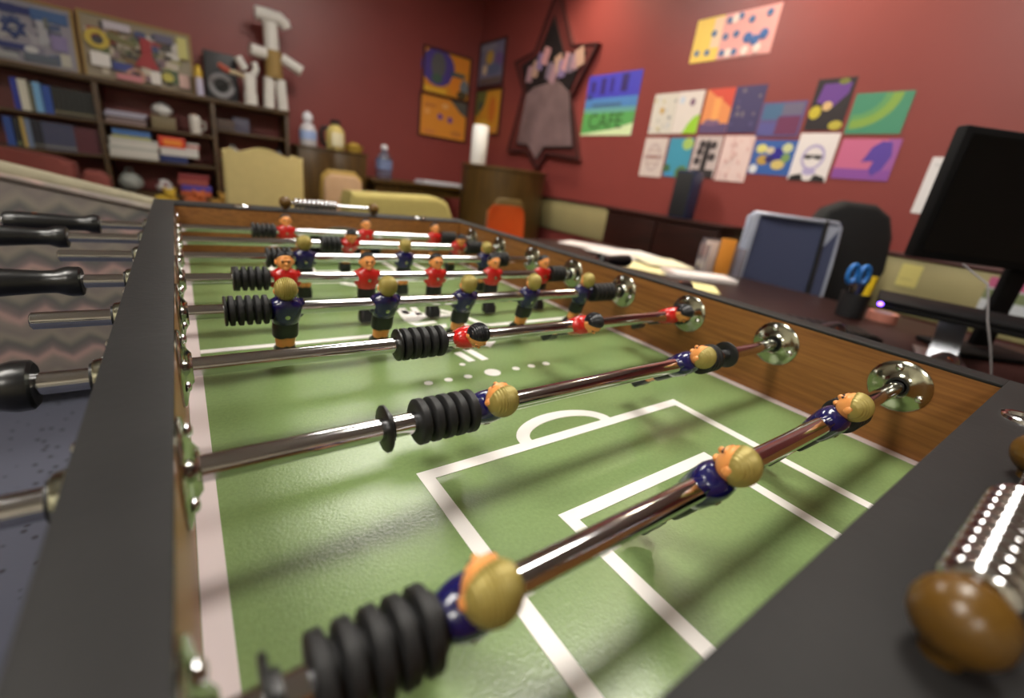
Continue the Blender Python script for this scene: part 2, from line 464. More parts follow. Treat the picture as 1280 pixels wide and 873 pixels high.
proto = {'blue': make_player('blue'), 'red': make_player('red')}
used = {'blue': False, 'red': False}
def put_player(team, rod, x):
    p = proto[team] if not used[team] else copy_tree(proto[team]); used[team] = True
    p.parent = rod; p.location = (x, 0, 0); p.rotation_euler = (0, 0, 0 if team == 'blue' else PI)
    return p
def bumper_mesh(L, ribs, r=.0168):
    prof = [(0, .0078), (0, .0125)]; pt = L/ribs
    for k in range(ribs):
        a = k*pt
        prof += [(a+.0004, r-.0012), (a+.0014, r), (a+pt*.60, r), (a+pt*.68, r-.001), (a+pt*.72, .0122), (a+pt*.97, .0122)]
    prof[-1] = (L, .0122); prof.append((L, .0078))
    return MB().lathe(prof, (0, 0, 0), 'x', 32, cap=False)
B_mesh, G_mesh, D_mesh = {}, None, None
def add_shared(key, fn, name, m, rod, x, flip=False):
    if key not in B_mesh:
        o = fn().build(name, m); B_mesh[key] = o.data
    else:
        o = bpy.data.objects.new(name, B_mesh[key]); COL.objects.link(o)
    o.parent = rod; o.location = (x, 0, 0)
    if flip: o.rotation_euler = (0, 0, PI)
    return o
def washer(): return MB().lathe([(0, .0078), (0, .0158), (.0006, .0166), (.0022, .0166), (.0028, .0158), (.0028, .0110), (.006, .0102), (.006, .0078)], (0, 0, 0), 'x', 32, cap=False)
def grip():
    prof = [(0, .0080), (0, .0150), (.0018, .0172), (.010, .0176), (.014, .0166), (.022, .0134), (.034, .0130), (.048, .0142), (.066, .0156), (.105, .0168), (.117, .0164), (.123, .0138), (.1245, .006)]
    return MB().lathe(prof, (0, 0, 0), 'x', 12, cap=True)
# team, tilt, player x, left bumper (x, length), left washer x, right bumper, right washer, bar ends
RODS = [
 ('blue', 30, (.097, .282, .481), (.034, .048), .020, (.506, .036), None, (-.135, .800), 'nearest chrome rod, three blue goalkeepers leaning well back'),
 ('blue', 50, (.196, .465), (.1355, .050), .112, (.494, .030), .553, (-.125, .800), 'second chrome rod from the near end, two blue defenders leaning back'),
 ('red', 64, (.261, .438, .640), (.183, .049), .178, (.659, .0185), None, (-.206, .795), 'chrome rod with three red players tipped forward, heads toward the near end'),
 ('blue', 16, (.1008, .2195, .3395, .4600, .5810), (.044, .041), .0400, (.602, .056), None, (-.1066, .790), 'middle chrome rod with five blue players seen from behind'),
 ('red', 2, (.1250, .2430, .3620, .4820, .6040), (.062, .043), .060, (.624, .038), None, (-.215, .795), 'middle chrome rod with five red players facing the camera'),
 ('blue', 4, (.180, .365, .555), (.120, .041), None, (.575, .040), None, (-.1292, .930), 'chrome rod with three blue players beyond the red midfield'),
 ('red', 34, (.300, .565), (.241, .040), None, (.590, .045), None, (-.265, .795), 'chrome rod with two red defenders leaning forward near the far goal'),
 ('red', 0, (.2010, .3820, .5700), (.132, .048), None, (.590, .045), None, (-.240, .795), 'farthest chrome rod with three upright red goalkeepers'),
]
for i, (team, tilt, xs, lb, lw, rb, rw, (xa, xb), lbl) in enumerate(RODS):
    r = thing('foosball_rod', lbl, 'foosball rod', (0, RY[i], ZR), 0, 'player rods across the table')
    r.rotation_euler = (math.radians(tilt), 0, 0)
    MB().lathe([(xa, .0060), (xa+.0015, .0078), (xb-.0015, .0078), (xb, .0060)], (0, 0, 0), 'x', 32).build('bar', M_chrome, r)
    for x in xs: put_player(team, r, x)
    add_shared(('b', lb[1]), lambda: bumper_mesh(lb[1], 5), 'bumper', M_rubber, r, lb[0])
    nr = 5 if rb[1] > .04 else (4 if rb[1] > .025 else 2)
    add_shared(('b', rb[1]), lambda: bumper_mesh(rb[1], nr), 'bumper', M_rubber, r, rb[0])
    if lw is not None: add_shared('w', washer, 'washer', M_bush, r, lw)
    if rw is not None: add_shared('w', washer, 'washer', M_bush, r, rw)
    gx = xa+.127 if team == 'red' else xb-.008
    if team == 'red' or True:
        g = add_shared('g', grip, 'handle', M_handle, r, gx, flip=(team == 'red'))
        key = 'gs'
        if key not in B_mesh:
            so = MB().lathe([(0, .0042), (.0010, .0040), (.0016, .002)], (.084, 0, .0152), 'z', 14).build('handle_screw', M_bronze); B_mesh[key] = so.data
        else:
            so = bpy.data.objects.new('handle_screw', B_mesh[key]); COL.objects.link(so)
        so.parent = g

# ------------------------------------------------------------------ flat art on the walls
def art(name, label, cat, wall, a, z, wid, hgt, base, shapes, group=None, frame=None, thick=.004, tilt=0, off=0.0):
    """wall 'R': a = y of the left edge as seen from inside; wall 'B': a = x of the left edge. z = lower edge"""
    d0 = off-.0008
    if wall == 'R': P = lambda u, v, d: (XR-d0-d, a-u*wid, z+v*hgt)
    elif wall == 'B': P = lambda u, v, d: (a+u*wid, YB-d0-d, z+v*hgt)
    else:           # leaning board standing on the shelf: wall = (y front, lean)
        P = lambda u, v, d: (a+u*wid, wall[0]+wall[1]*v-d, z+v*hgt)
    fr = .022 if frame else 0
    def col(c): return mat('paint %d %d %d' % c, c, .55)
    m = MB(); m.use(col(base))
    def solid(p, dlo, dhi):
        n = len(p); m.raw([P(u, v, dlo) for u, v in p]+[P(u, v, dhi) for u, v in p], [list(range(n)), list(range(2*n-1, n-1, -1))]+[[i, (i+1) % n, n+(i+1) % n, n+i] for i in range(n)])
    solid([(0, 0), (1, 0), (1, 1), (0, 1)], 0, thick)
    for k, s in enumerate(shapes):
        lo = thick-.0002; hi = thick+.0003*(k+1); m.use(col(s[-1]))
        if s[0] == 'p': solid(s[1], lo, hi)
        elif s[0] == 'e': solid([(s[1]+s[3]*math.cos(2*PI*i/24), s[2]+s[4]*math.sin(2*PI*i/24)) for i in range(24)], lo, hi)
        elif s[0] == 'r':
            _, cu, cv, ru, rv, t, a0, a1, c = s; n = 28
            o = [(cu+ru*math.cos(a0+(a1-a0)*i/n), cv+rv*math.sin(a0+(a1-a0)*i/n)) for i in range(n+1)]
            q = [(cu+ru*t*math.cos(a0+(a1-a0)*i/n), cv+rv*t*math.sin(a0+(a1-a0)*i/n)) for i in range(n, -1, -1)]
            solid(o+q, lo, hi)
        elif s[0] == 't':
            vs, fs = text_mesh(s[1], 1.0)
            h = max(v.y for v in vs); x0 = min(v.x for v in vs); x1 = max(v.x for v in vs)
            m.raw([P(s[2]+(v.x-x0)/(x1-x0)*s[4], s[3]+v.y/h*s[5], hi) for v in vs], fs)
    o = m.build(name, recalc=True)
    tag(o, label, cat, group)
    if frame:
        f = MB()
        b = .018/wid; c = .018/hgt
        for q in ([(-b, -c), (1+b, -c), (1+b, 0), (-b, 0)], [(-b, 1), (1+b, 1), (1+b, 1+c), (-b, 1+c)], [(-b, 0), (0, 0), (0, 1), (-b, 1)], [(1, 0), (1+b, 0), (1+b, 1), (1, 1)]):
            n = 4; f.raw([P(u, v, 0) for u, v in q]+[P(u, v, .022) for u, v in q], [[0,1,2,3],[7,6,5,4]]+[[i, (i+1) % n, n+(i+1) % n, n+i] for i in range(n)])
        f.build('frame', frame, o)
    return o
def R(u0, v0, u1, v1, c): return ('p', [(u0, v0), (u1, v0), (u1, v1), (u0, v1)], c)
rnd = random.Random(11)
def flecks(n, cols, smin, smax, box=(0, 0, 1, 1)):
    out = []
    for _ in range(n):
        u = rnd.uniform(box[0]+smax, box[2]-smax); v = rnd.uniform(box[1]+smax, box[3]-smax)
        out.append(('e', u, v, rnd.uniform(smin, smax), rnd.uniform(smin, smax), rnd.choice(cols)))
    return out
PAP = 'sheets of art pinned on the right wall'
art('poster', 'blue to green painted poster lettered CAFE beside the star', 'poster', 'R', 3.395, .745, .63, .50, (66, 62, 176),
    [R(0, .0, 1, .62, (74, 124, 182)), R(0, 0, 1, .46, (96, 152, 150)), R(0, 0, 1, .38, (88, 158, 86)), ('p', [(0, 0), (1, 0), (1, .20), (.62, .10), (.3, .06), (0, .02)], (206, 222, 176)),
     R(.07, .72, .17, .90, (52, 40, 110)), R(.02, .60, .13, .70, (52, 60, 130)), R(.27, .68, .37, .94, (52, 40, 110)), R(.45, .70, .52, .93, (52, 40, 120)), R(.66, .70, .78, .97, (50, 36, 96)),
     R(.16, .48, .72, .53, (70, 104, 136)), ('t', 'CAFE', .14, .12, .66, .24, (48, 84, 40))], 'wall art', thick=.004)
art('poster', 'wide yellow and pink sheet with blue blots, highest on the right wall', 'poster', 'R', 2.335, 1.235, .60, .275, (226, 160, 156),
    [R(0, 0, .36, 1, (238, 200, 92)), R(.24, .3, .36, .96, (232, 200, 170))] + [('e', u, v, .035, .075, (64, 104, 150)) for u, v in ((.08, .22), (.22, .2), (.26, .62), (.43, .85), (.42, .5), (.42, .14), (.56, .9), (.55, .52), (.57, .13), (.70, .78), (.89, .85))] +
    [('e', u, v, .05, .11, (60, 98, 158)) for u, v in ((.70, .4), (.79, .32), (.88, .42))] + [('e', u, v, .04, .10, (234, 214, 206)) for u, v in ((.5, .86), (.5, .12), (.7, .12), (.84, .14))], 'wall art')
def halves(name, label, a, z, w, h, L, Rr): pass
ART = 'poster'
art(ART, 'whitish sheet with grey scribbles, upper row nearest the CAFE poster', ART, 'R', 2.585, .755, .222, .292, (206, 200, 190), flecks(14, [(150, 150, 150), (190, 176, 120), (170, 175, 190)], .02, .06)+[('e', .45, .58, .09, .08, (196, 160, 90))], PAP)
art(ART, 'white sheet with a bright lime corner in the upper row', ART, 'R', 2.36, .757, .222, .292, (216, 206, 200), [('e', .62, .74, .10, .09, (120, 84, 110)), ('e', .2, .8, .10, .09, (190, 200, 214)), ('p', [(.45, 0), (1, 0), (1, .45), (.8, .40), (.6, .22)], (150, 200, 50))], PAP)
art(ART, 'orange and red sheet with dark skyline below, upper row', ART, 'R', 2.115, .757, .215, .292, (222, 140, 84), [('p', [(0, 1), (1, 1), (1, .55), (.7, .7), (.3, .86)], (206, 76, 58)), R(0, 0, 1, .22, (92, 72, 110)), ('e', .4, .25, .3, .08, (120, 90, 120)), R(.35, .3, .6, .8, (232, 160, 92))], PAP)
art(ART, 'dark indigo sheet with faint stars, upper row', ART, 'R', 1.897, .76, .215, .29, (66, 58, 98), flecks(10, [(120, 110, 120), (84, 78, 120)], .03, .07), PAP)
art(ART, 'landscape sheet of dusky blue and plum blocks, upper row', ART, 'R', 1.677, .735, .275, .205, (92, 80, 128), [R(.05, .5, .5, .95, (70, 102, 136)), R(.5, .62, .95, .95, (104, 98, 122)), R(.45, .06, .95, .58, (106, 48, 84)), R(.05, .05, .42, .4, (88, 84, 144))], PAP)
art(ART, 'black sheet with violet patch and yellow spots, standing above its row', ART, 'R', 1.378, .772, .205, .278, (38, 30, 34), [('p', [(.12, .55), (.6, .45), (.9, .7), (.92, .9), (.2, .9)], (98, 56, 134)), ('e', .45, .47, .13, .09, (206, 170, 120)), ('e', .17, .35, .16, .13, (190, 172, 50)), ('e', .82, .09, .18, .09, (178, 164, 60)), ('e', .7, .93, .14, .06, (112, 116, 50))], PAP)
art(ART, 'green landscape sheet with a light green arc', ART, 'R', 1.150, .75, .270, .21, (64, 132, 104), [('r', .05, .98, .78, .86, .62, -PI/2, 0, (124, 156, 66)), ('r', .05, .98, .60, .64, .8, -PI/2, 0, (92, 146, 90))], PAP)
art(ART, 'pale sheet with rust stripes, lower row nearest the CAFE poster', ART, 'R', 2.59, .43, .222, .296, (206, 192, 186), [R(.1, .46, .9, .56, (158, 124, 120)), ('r', .5, .5, .32, .36, .8, 0, 2*PI, (186, 166, 164)), R(.2, .66, .8, .70, (180, 156, 150)), R(.2, .32, .8, .36, (180, 156, 150))], PAP)
art(ART, 'turquoise sheet with lime circle and green hills, lower row', ART, 'R', 2.345, .443, .215, .284, (62, 144, 172), [('e', .78, .85, .22, .15, (160, 190, 100)), ('e', .1, .2, .15, .12, (62, 104, 70)), ('e', .75, .12, .26, .18, (84, 116, 68)), R(.05, .02, .4, .12, (64, 146, 200))], PAP)
art(ART, 'pale sheet with a black tree silhouette, lower row', ART, 'R', 2.115, .452, .215, .288, (192, 176, 174), [('p', [(.38, .15), (.6, .15), (.62, .75), (.55, .92), (.45, .9), (.4, .6)], (36, 30, 32)), R(.08, 0, .95, .2, (46, 40, 42))] + [('e', u, v, .13, .10, (58, 50, 52)) for u, v in ((.25, .62), (.72, .78), (.75, .5), (.3, .8), (.22, .4))], PAP)
art(ART, 'pinkish white sheet covered in small pink marks, lower row', ART, 'R', 1.885, .443, .220, .298, (222, 196, 192), flecks(26, [(206, 160, 158), (214, 176, 172)], .02, .05), PAP)
art(ART, 'bright blue landscape sheet with yellow and white blots, lower row', ART, 'R', 1.658, .503, .275, .212, (52, 92, 164), [('e', .2, .75, .13, .13, (212, 204, 120)), ('e', .8, .78, .12, .13, (196, 200, 150)), ('e', .3, .42, .15, .14, (186, 150, 70)), ('e', .12, .15, .10, .13, (216, 216, 220)), ('e', .6, .58, .14, .2, (40, 30, 136)), ('e', .68, .3, .16, .14, (206, 184, 110)), ('e', .42, .7, .1, .1, (206, 190, 160)), ('e', .45, .45, .1, .1, (44, 34, 100)), ('e', .82, .5, .1, .13, (120, 150, 90))], PAP)
art(ART, 'white portrait sheet of a face in dark glasses with black shoulders', ART, 'R', 1.383, .480, .222, .275, (222, 214, 214), [('p', [(.02, 0), (.98, 0), (.94, .10), (.7, .15), (.5, .05), (.3, .15), (.06, .10)], (30, 26, 28)), ('e', .5, .10, .14, .09, (222, 214, 214)), ('r', .5, .50, .30, .27, .78, 0, 2*PI, (168, 156, 196)), ('e', .5, .2, .18, .07, (170, 158, 200)), R(.28, .50, .72, .55, (54, 46, 50)), ('e', .37, .51, .10, .045, (40, 34, 38)), ('e', .63, .51, .10, .045, (40, 34, 38))], PAP)
art(ART, 'pink landscape sheet with a large violet brush shape', ART, 'R', 1.140, .508, .285, .216, (190, 98, 134), [R(0, 0, 1, .26, (132, 72, 150)), R(.78, .26, 1, 1, (150, 84, 150)), ('p', [(.45, .42), (.56, .8), (.7, .95), (.86, .92), (.92, .6), (.84, .28), (.70, .10), (.62, .25), (.66, .46), (.52, .45)], (84, 58, 150))], PAP)
art('paper_sheet', 'white paper sheet on the right wall behind the monitor edge', 'paper', 'R', .70, .36, .21, .28, (216, 212, 214), [R(.1, .84, .7, .88, (190, 188, 190))], None)

M_pf = mat('dark picture frame', (58, 26, 24), .35)
FR = 'framed paintings in the corner'
art('framed_picture', 'framed purple and orange painting on the back wall, upper', 'picture', 'B', 2.465, 1.125, .60, .45, (214, 140, 36), [('e', .30, .62, .36, .44, (78, 62, 140)), ('e', .30, .66, .16, .30, (92, 92, 92)), ('e', .28, .36, .12, .12, (70, 96, 80)), R(.0, .03, .5, .14, (226, 178, 50)), R(.66, .66, 1, .96, (226, 140, 40)), ('e', .72, .30, .15, .24, (226, 136, 36)), ('e', .9, .28, .1, .2, (110, 120, 130)), ('e', .86, .1, .12, .1, (76, 66, 40)), R(.58, .50, .9, .60, (60, 84, 90))], FR, M_pf, .010)
art('framed_picture', 'framed orange painting with two violet marks on the back wall, lower', 'picture', 'B', 2.445, .655, .62, .44, (216, 140, 44), [('p', [(.62, 1), (1, 1), (1, .62), (.85, .72)], (84, 84, 80)), ('e', .42, .52, .06, .08, (112, 66, 140)), ('e', .64, .48, .06, .08, (112, 66, 140)), R(.08, .72, .32, .80, (190, 116, 50)), ('e', .52, .8, .07, .06, (226, 170, 110)), ('e', .14, .6, .06, .07, (226, 160, 90)), ('e', .8, .15, .14, .08, (190, 120, 50)), ('e', .2, .1, .14, .06, (204, 126, 60))], FR, M_pf, .010)
art('framed_picture', 'framed bluish grey painting with yellow sun on the right wall corner', 'picture', 'R', 5.42, 1.31, .54, .45, (120, 118, 146), [('e', .42, .66, .16, .17, (196, 160, 70)), ('e', .3, .9, .4, .08, (142, 142, 160)), ('e', .8, .55, .16, .2, (112, 86, 140)), R(.05, .02, .95, .18, (98, 84, 80)), ('e', .6, .36, .3, .14, (92, 106, 140)), ('e', .25, .38, .10, .12, (222, 200, 170))], FR, M_pf, .010)
art('framed_picture', 'framed yellow and orange painting on the right wall corner, lower', 'picture', 'R', 5.42, .77, .57, .48, (212, 150, 46), [('p', [(0, 1), (.42, 1), (.36, .7), (.12, .42), (0, .46)], (112, 116, 62)), ('e', .2, .66, .09, .12, (70, 80, 76)), ('e', .3, .2, .3, .14, (222, 176, 60)), ('e', .68, .55, .14, .3, (206, 116, 40)), R(.4, .04, .95, .14, (204, 140, 60))], FR, M_pf, .010)

# ------------------------------------------------------------------ star with pictures
st = thing('star_board', 'tall dark star shaped board with pasted photos above the curved cabinet', 'star', (XR, 3.95, 1.0))
SO = [(3.99, 2.06), (3.66, 1.527), (3.30, 1.493), (3.56, 1.08), (3.31, .519), (3.82, .5536), (3.947, .40), (4.18, .5677), (4.55, .5674), (4.37, 1.183), (4.60, 1.4813), (4.25, 1.544)]
SI = [(3.977, 1.806), (3.763, 1.4696), (3.434, 1.4416), (3.596, 1.13), (3.41, .6225), (3.856, .6144), (3.9655, .4937), (4.156, .6332), (4.356, .6469), (4.291, 1.1626), (4.438, 1.4257), (4.147, 1.5027)]
MB().prism(SO, XR-.045, XR-.001, 'x').build('backing', mat('dark red board', (88, 36, 34), .55), st, world=True)
n = len(SO); cx, cy = 3.95, 1.15
rim = MB()
rim.raw([(XR-.055, y, z) for y, z in SO]+[(XR-.055, cx+(y-cx)*.955, cy+(z-cy)*.965) for y, z in SO]+[(XR-.045, y, z) for y, z in SO]+[(XR-.045, cx+(y-cx)*.955, cy+(z-cy)*.965) for y, z in SO],
        [q for i in range(n) for j in [(i+1) % n] for q in ([i, j, n+j, n+i], [2*n+i, 2*n+j, 3*n+j, 3*n+i], [i, j, 2*n+j, 2*n+i], [n+i, n+j, 3*n+j, 3*n+i])])
rim.build('rim', mat('dark star rim', (46, 24, 24), .5), st, world=True)
MB().prism(SI, XR-.062, XR-.046, 'x').build('face_panel', mat('black star panel', (22, 18, 20), .5), st, world=True)
MB().prism([(3.59, 1.12), (3.425, .64), (3.86, .63), (3.966, .50), (4.14, .645), (4.34, .66), (4.28, 1.14), (4.16, 1.20), (3.78, 1.235)], XR-.066, XR-.0622, 'x').build('grey_photo', mat('grey brown photo', (112, 92, 94), .5, var=.25, scale=5), st, world=True)
ph = MB(); prn = random.Random(5)
cols = [(150, 118, 128), (168, 136, 120), (120, 104, 140), (176, 128, 132), (110, 96, 112)]
for k, (y, z) in enumerate([(4.26, 1.33), (4.17, 1.37), (4.10, 1.43), (4.02, 1.47), (3.93, 1.33), (3.86, 1.29), (3.80, 1.38), (3.74, 1.33), (3.68, 1.38), (3.62, 1.36), (3.55, 1.38), (3.50, 1.40)]):
    ph.use(mat('photo tint %d' % (k % 5), cols[k % 5], .45))
    a = prn.uniform(-.4, .4); w, h = .05, .075
    ph.prism([(y+math.cos(a)*u*w-math.sin(a)*v*h, z+math.sin(a)*u*w+math.cos(a)*v*h) for u, v in ((-1, -1), (1, -1), (1, 1), (-1, 1))], XR-.0665-.0004*k, XR-.0622, 'x')
ph.build('pasted_photos', None, st, world=True)

# ------------------------------------------------------------------ furniture along the walls
M_wd = wood('dark walnut', (56, 40, 16), (90, 66, 30), (5, 5, .6), 6, .3)
M_ws = wood('brown shelf wood', (52, 36, 16), (86, 62, 32), (.7, 5, 5), 5, .45)
M_red_wd = wood('dark mahogany', (28, 13, 10), (44, 20, 16), (4, .6, 4), 6, .4, .25)
# curved cabinet
cc = thing('curved_cabinet', 'tall dark wooden cabinet with a curved front under the star', 'cabinet', (2.74, 3.95, FLOOR))
MB().lathe([(0, .42), (.08, .42), (.08, .43), (1.13, .43), (1.135, .425)], (0, 0, 0), 'z', 64).build('body', M_wd, cc)
MB().lathe([(1.135, .425), (1.138, .438), (1.160, .438), (1.165, .43)], (0, 0, 0), 'z', 64).build('top', M_wd, cc)
pr_ = thing('paper_towel_roll', 'white paper towel roll standing on the curved cabinet', 'paper roll', (2.437, 3.985, .3655))
MB().lathe([(0, .020), (0, .075), (.005, .078), (.345, .078), (.35, .075), (.35, .020), (.33, .018)], (0, 0, 0), 'z', 32).build('paper', mat('white paper', (226, 224, 220), .8), pr_)
MB().lathe([(.001, .018), (.352, .018), (.352, .015), (.001, .015)], (0, 0, 0), 'z', 20, cap=False).build('core', mat('grey card', (150, 130, 104), .8), pr_)

# mahogany credenza against the right wall with a dark post on it
cr = thing('credenza', 'low dark mahogany cabinet against the beige wall band', 'cabinet', (2.98, 1.985, FLOOR))
m = MB().box((-.19, -.49, .06), (.185, .49, .925), .004); m.box((-.17, -.47, 0), (.18, .47, .06)); m.build('body', M_red_wd, cr)
MB().box((-.205, -.505, .925), (.185, .505, .95), .004).build('top', M_red_wd, cr)
for sgn in (-1, 1):
    d = MB().box((-.206, sgn*.245-.238, .08), (-.1905, sgn*.245+.238, .915), .003).build('door', M_red_wd, cr)
    MB().tube([(-.206, sgn*.04, .55), (-.225, sgn*.04, .555), (-.225, sgn*.04, .645), (-.206, sgn*.04, .65)], .004).build('handle', M_chrome, d)
sp = thing('tower_speaker', 'slim black tower speaker standing on the mahogany cabinet', 'speaker', (3.02, 1.97, .1505))
MB().box((-.06, -.075, 0), (.06, .075, .33), .008).build('cabinet', mat('blue black plastic', (40, 48, 74), .25), sp)
MB().box((-.066, -.066, .015), (-.0605, .066, .315), .003).build('grille', mat('black cloth', (22, 22, 26), .8), sp)

# counter along the back wall
ct = thing('side_table', 'long brown wooden table against the back wall', 'table', (2.03, 5.02, FLOOR))
MB().box((-.38, -.28, .865), (.80, .40, .90), .004).build('table_top', M_wd, ct)
MB().box((-.34, -.24, .78), (.76, .36, .8645)).build('apron', M_wd, ct)
for x in (-.33, .74):
    for y in (-.22, .34):
        MB().lathe([(0, .016), (.02, .022), (.78, .022)], (x, y, 0), 'z', 16).build('leg', M_chrome, ct)
b = thing('water_bottle', 'clear blue water bottle on the long brown table', 'bottle', (1.84, 4.95, .1005))
MB().lathe([(0, .02), (.002, .075), (.02, .085), (.08, .082), (.09, .086), (.2, .086), (.25, .05), (.28, .034), (.30, .032)], (0, 0, 0), 'z', 28).build('bottle', glass('blue plastic', (170, 190, 220)), b)
MB().lathe([(.3005, .036), (.33, .036), (.345, .02)], (0, 0, 0), 'z', 20).build('cap', mat('white cap', (214, 214, 220), .4), b)
MB().lathe([(.10, .0885), (.19, .0885)], (0, 0, 0), 'z', 28, cap=False).build('label', mat('blue label', (112, 124, 160), .4), b)
p = MB()
for k in range(5): p.box((-.29+.006*k, -.13-.01*(k % 2), .008*k+.0002), (.25-.012*k, .12, .008*k+.0075), 0)
tag(p.build('paper_stack', mat('white sheets', (206, 206, 214), .7)), 'white stack of papers on the long table beside the curved cabinet', 'papers').location = (2.50, 4.88, .1005)

# tall cabinet left of the long table
tc_ = thing('tall_cabinet', 'tall dark wooden cabinet topped with bottles at the back wall', 'cabinet', (1.31, 5.16, FLOOR))
m = MB().box((-.33, -.24, .05), (.33, .26, 1.10), .004); m.box((-.31, -.22, 0), (.31, .25, .05)); m.build('body', M_wd, tc_)
MB().box((-.345, -.255, 1.10), (.345, .27, 1.125), .004).build('top', M_wd, tc_)
for sgn in (-1, 1):
    d = MB().box((sgn*.163-.158, -.2555, .07), (sgn*.163+.158, -.2405, 1.09), .003).build('door', M_wd, tc_)
    MB().ball((sgn*.03, -.268, .6), .012, 12, 8).build('knob', M_bronze, d)
zt_ = .3255
b = thing('soap_bottle', 'white pump bottle with a pale blue label on the tall cabinet', 'bottle', (1.10, 5.05, zt_))
MB().lathe([(0, .03), (.002, .072), (.012, .078), (.15, .078), (.20, .050), (.215, .03), (.23, .028)], (0, 0, 0), 'z', 28).build('bottle', mat('translucent white plastic', (196, 192, 196), .3), b)
m = MB().lathe([(.2305, .045), (.275, .048), (.30, .03), (.315, .012)], (0, 0, 0), 'z', 20); m.build('cap', mat('white cap', (214, 214, 220), .4), b)
MB().lathe([(.06, .0805), (.14, .0805)], (0, 0, 0), 'z', 28, cap=False).build('label', mat('pale blue label', (150, 170, 214), .5), b)
b = thing('jug', 'yellow and white jug with a black handle on the tall cabinet', 'jug', (1.36, 5.05, zt_))
MB().lathe([(0, .05), (.004, .085), (.02, .092), (.17, .09), (.21, .07), (.225, .045), (.24, .042)], (0, 0, 0), 'z', 28).build('body', mat('cream jug plastic', (206, 186, 112), .4), b)
MB().box((-.06, -.10, .03), (.05, -.085, .16), .006).build('label', mat('pale label', (214, 204, 170), .5), b)
MB().lathe([(.2405, .05), (.27, .05), (.28, .03)], (0, 0, 0), 'z', 20).build('cap', M_bush, b)
MB().tube([(-.065, 0, .20), (-.125, 0, .19), (-.14, 0, .13), (-.125, 0, .05), (-.085, 0, .035)], .022, 10).build('handle', M_bush, b)
b = thing('basket', 'low yellow wicker basket at the right end of the tall cabinet top', 'basket', (1.55, 5.05, zt_))
MB().lathe([(0, .06), (.003, .075), (.06, .095), (.068, .097), (.068, .088), (.012, .07)], (0, 0, 0), 'z', 24).build('bowl', mat('yellow wicker', (166, 134, 48), .7, bump=.5, bscale=60), b)
MB().ball((0, 0, .06), (.07, .07, .035), 16, 8).build('contents', mat('yellow cloth', (180, 150, 60), .8), b)

# ------------------------------------------------------------------ chairs and sofas
def leg(mb, x, y, z0, z1, r): mb.lathe([(z0, r*.7), (z1, r)], (x, y, 0), 'z', 12); return mb
M_cream = mat('cream upholstery', (190, 172, 116), .8, var=.04, scale=20, bump=.2, bscale=300)
c = thing('dining_chair', 'cream upholstered chair with a camel top back beyond the table', 'chair', (.463, 3.3, FLOOR), PI)
top = [(-.225, 0)]+[(-.225+.45*i/24, (.40+.05*math.exp(-((i-12)/6)**2)+(.018*math.exp(-((i-0)/1.5)**2) if i < 12 else .018*math.exp(-((i-24)/1.5)**2)))) for i in range(25)]+[(.225, 0)]
MB().prism([(x, z+.60) for x, z in top], -.045, .045, 'y', .02).build('backrest', M_cream, c)
MB().box((-.24, -.52, .38), (.24, -.05, .50), .04, 4).build('seat', M_cream, c)
for x in (-.2, .2):
    for y in (-.47, 0.0):
        leg(MB(), x, y, 0, .40 if y < 0 else .62, .026).build('leg', M_wd, c)
M_tan = mat('tan upholstery', (172, 140, 108), .85, var=.06, scale=18)
c = thing('office_chair', 'tan upholstered chair with an olive top edge by the long table', 'chair', (1.125, 3.95, FLOOR))
MB().prism([(-.165, .62), (-.15, .88), (-.10, .925), (.10, .925), (.15, .88), (.165, .62)], -.05, .0, 'y', .018).build('backrest', M_tan, c)
MB().prism([(-.18, .60), (-.165, .90), (-.11, .955), (.11, .955), (.165, .90), (.18, .60)], .0005, .055, 'y', .018).build('back_shell', mat('olive yellow vinyl', (150, 122, 50), .5), c)
MB().box((-.2, -.45, .42), (.2, -.03, .52), .035, 4).build('seat', M_tan, c)
MB().cyl((0, -.2, .06), (0, -.2, .42), .025).build('post', M_dark, c)
MB().box((-.02, .0, .45), (.02, .03, .62)).build('back_bracket', M_dark, c)
f = MB()
for k in range(5):
    a = 2*PI*k/5; f.tube([(0, -.2, .085), (.26*math.cos(a), -.2+.26*math.sin(a), .065)], [.022, .014], 8); f.ball((.26*math.cos(a), -.2+.26*math.sin(a), .03), .03, 10, 8)
f.build('base', M_dark, c)
# yellow green armchair seen from behind
M_yg = mat('yellow green tweed', (166, 152, 88), .9, var=.10, scale=120, bump=.3, bscale=300)
c = thing('armchair', 'yellow green tweed armchair seen from behind at the table end', 'armchair', (1.05, 2.42, FLOOR))
MB().prism([(-.32, .18)]+[(-.32+.02*math.sin(i/6*PI/2), .80+.09*math.sin(i/6*PI/2)) for i in range(7)]+[(.20, .905), (.27, .88), (.33, .76), (.35, .18)], -.02, .16, 'y', .03).build('backrest', M_yg, c)
for sx in (-1, 1):
    MB().prism([(.14, .18), (.14, .70), (.20, .76), (.70, .64), (.76, .58), (.76, .18)], sx*.34-.06, sx*.34+.06, 'x', .025).build('armrest', M_yg, c)
MB().box((-.275, .165, .18), (.275, .76, .34), .01).build('base', M_yg, c)
MB().box((-.273, .17, .341), (.273, .78, .47), .04, 4).build('seat_cushion', M_yg, c)
for x in (-.3, .3):
    for y in (.03, .70): leg(MB(), x, y, 0, .185, .025).build('leg', M_wd, c)
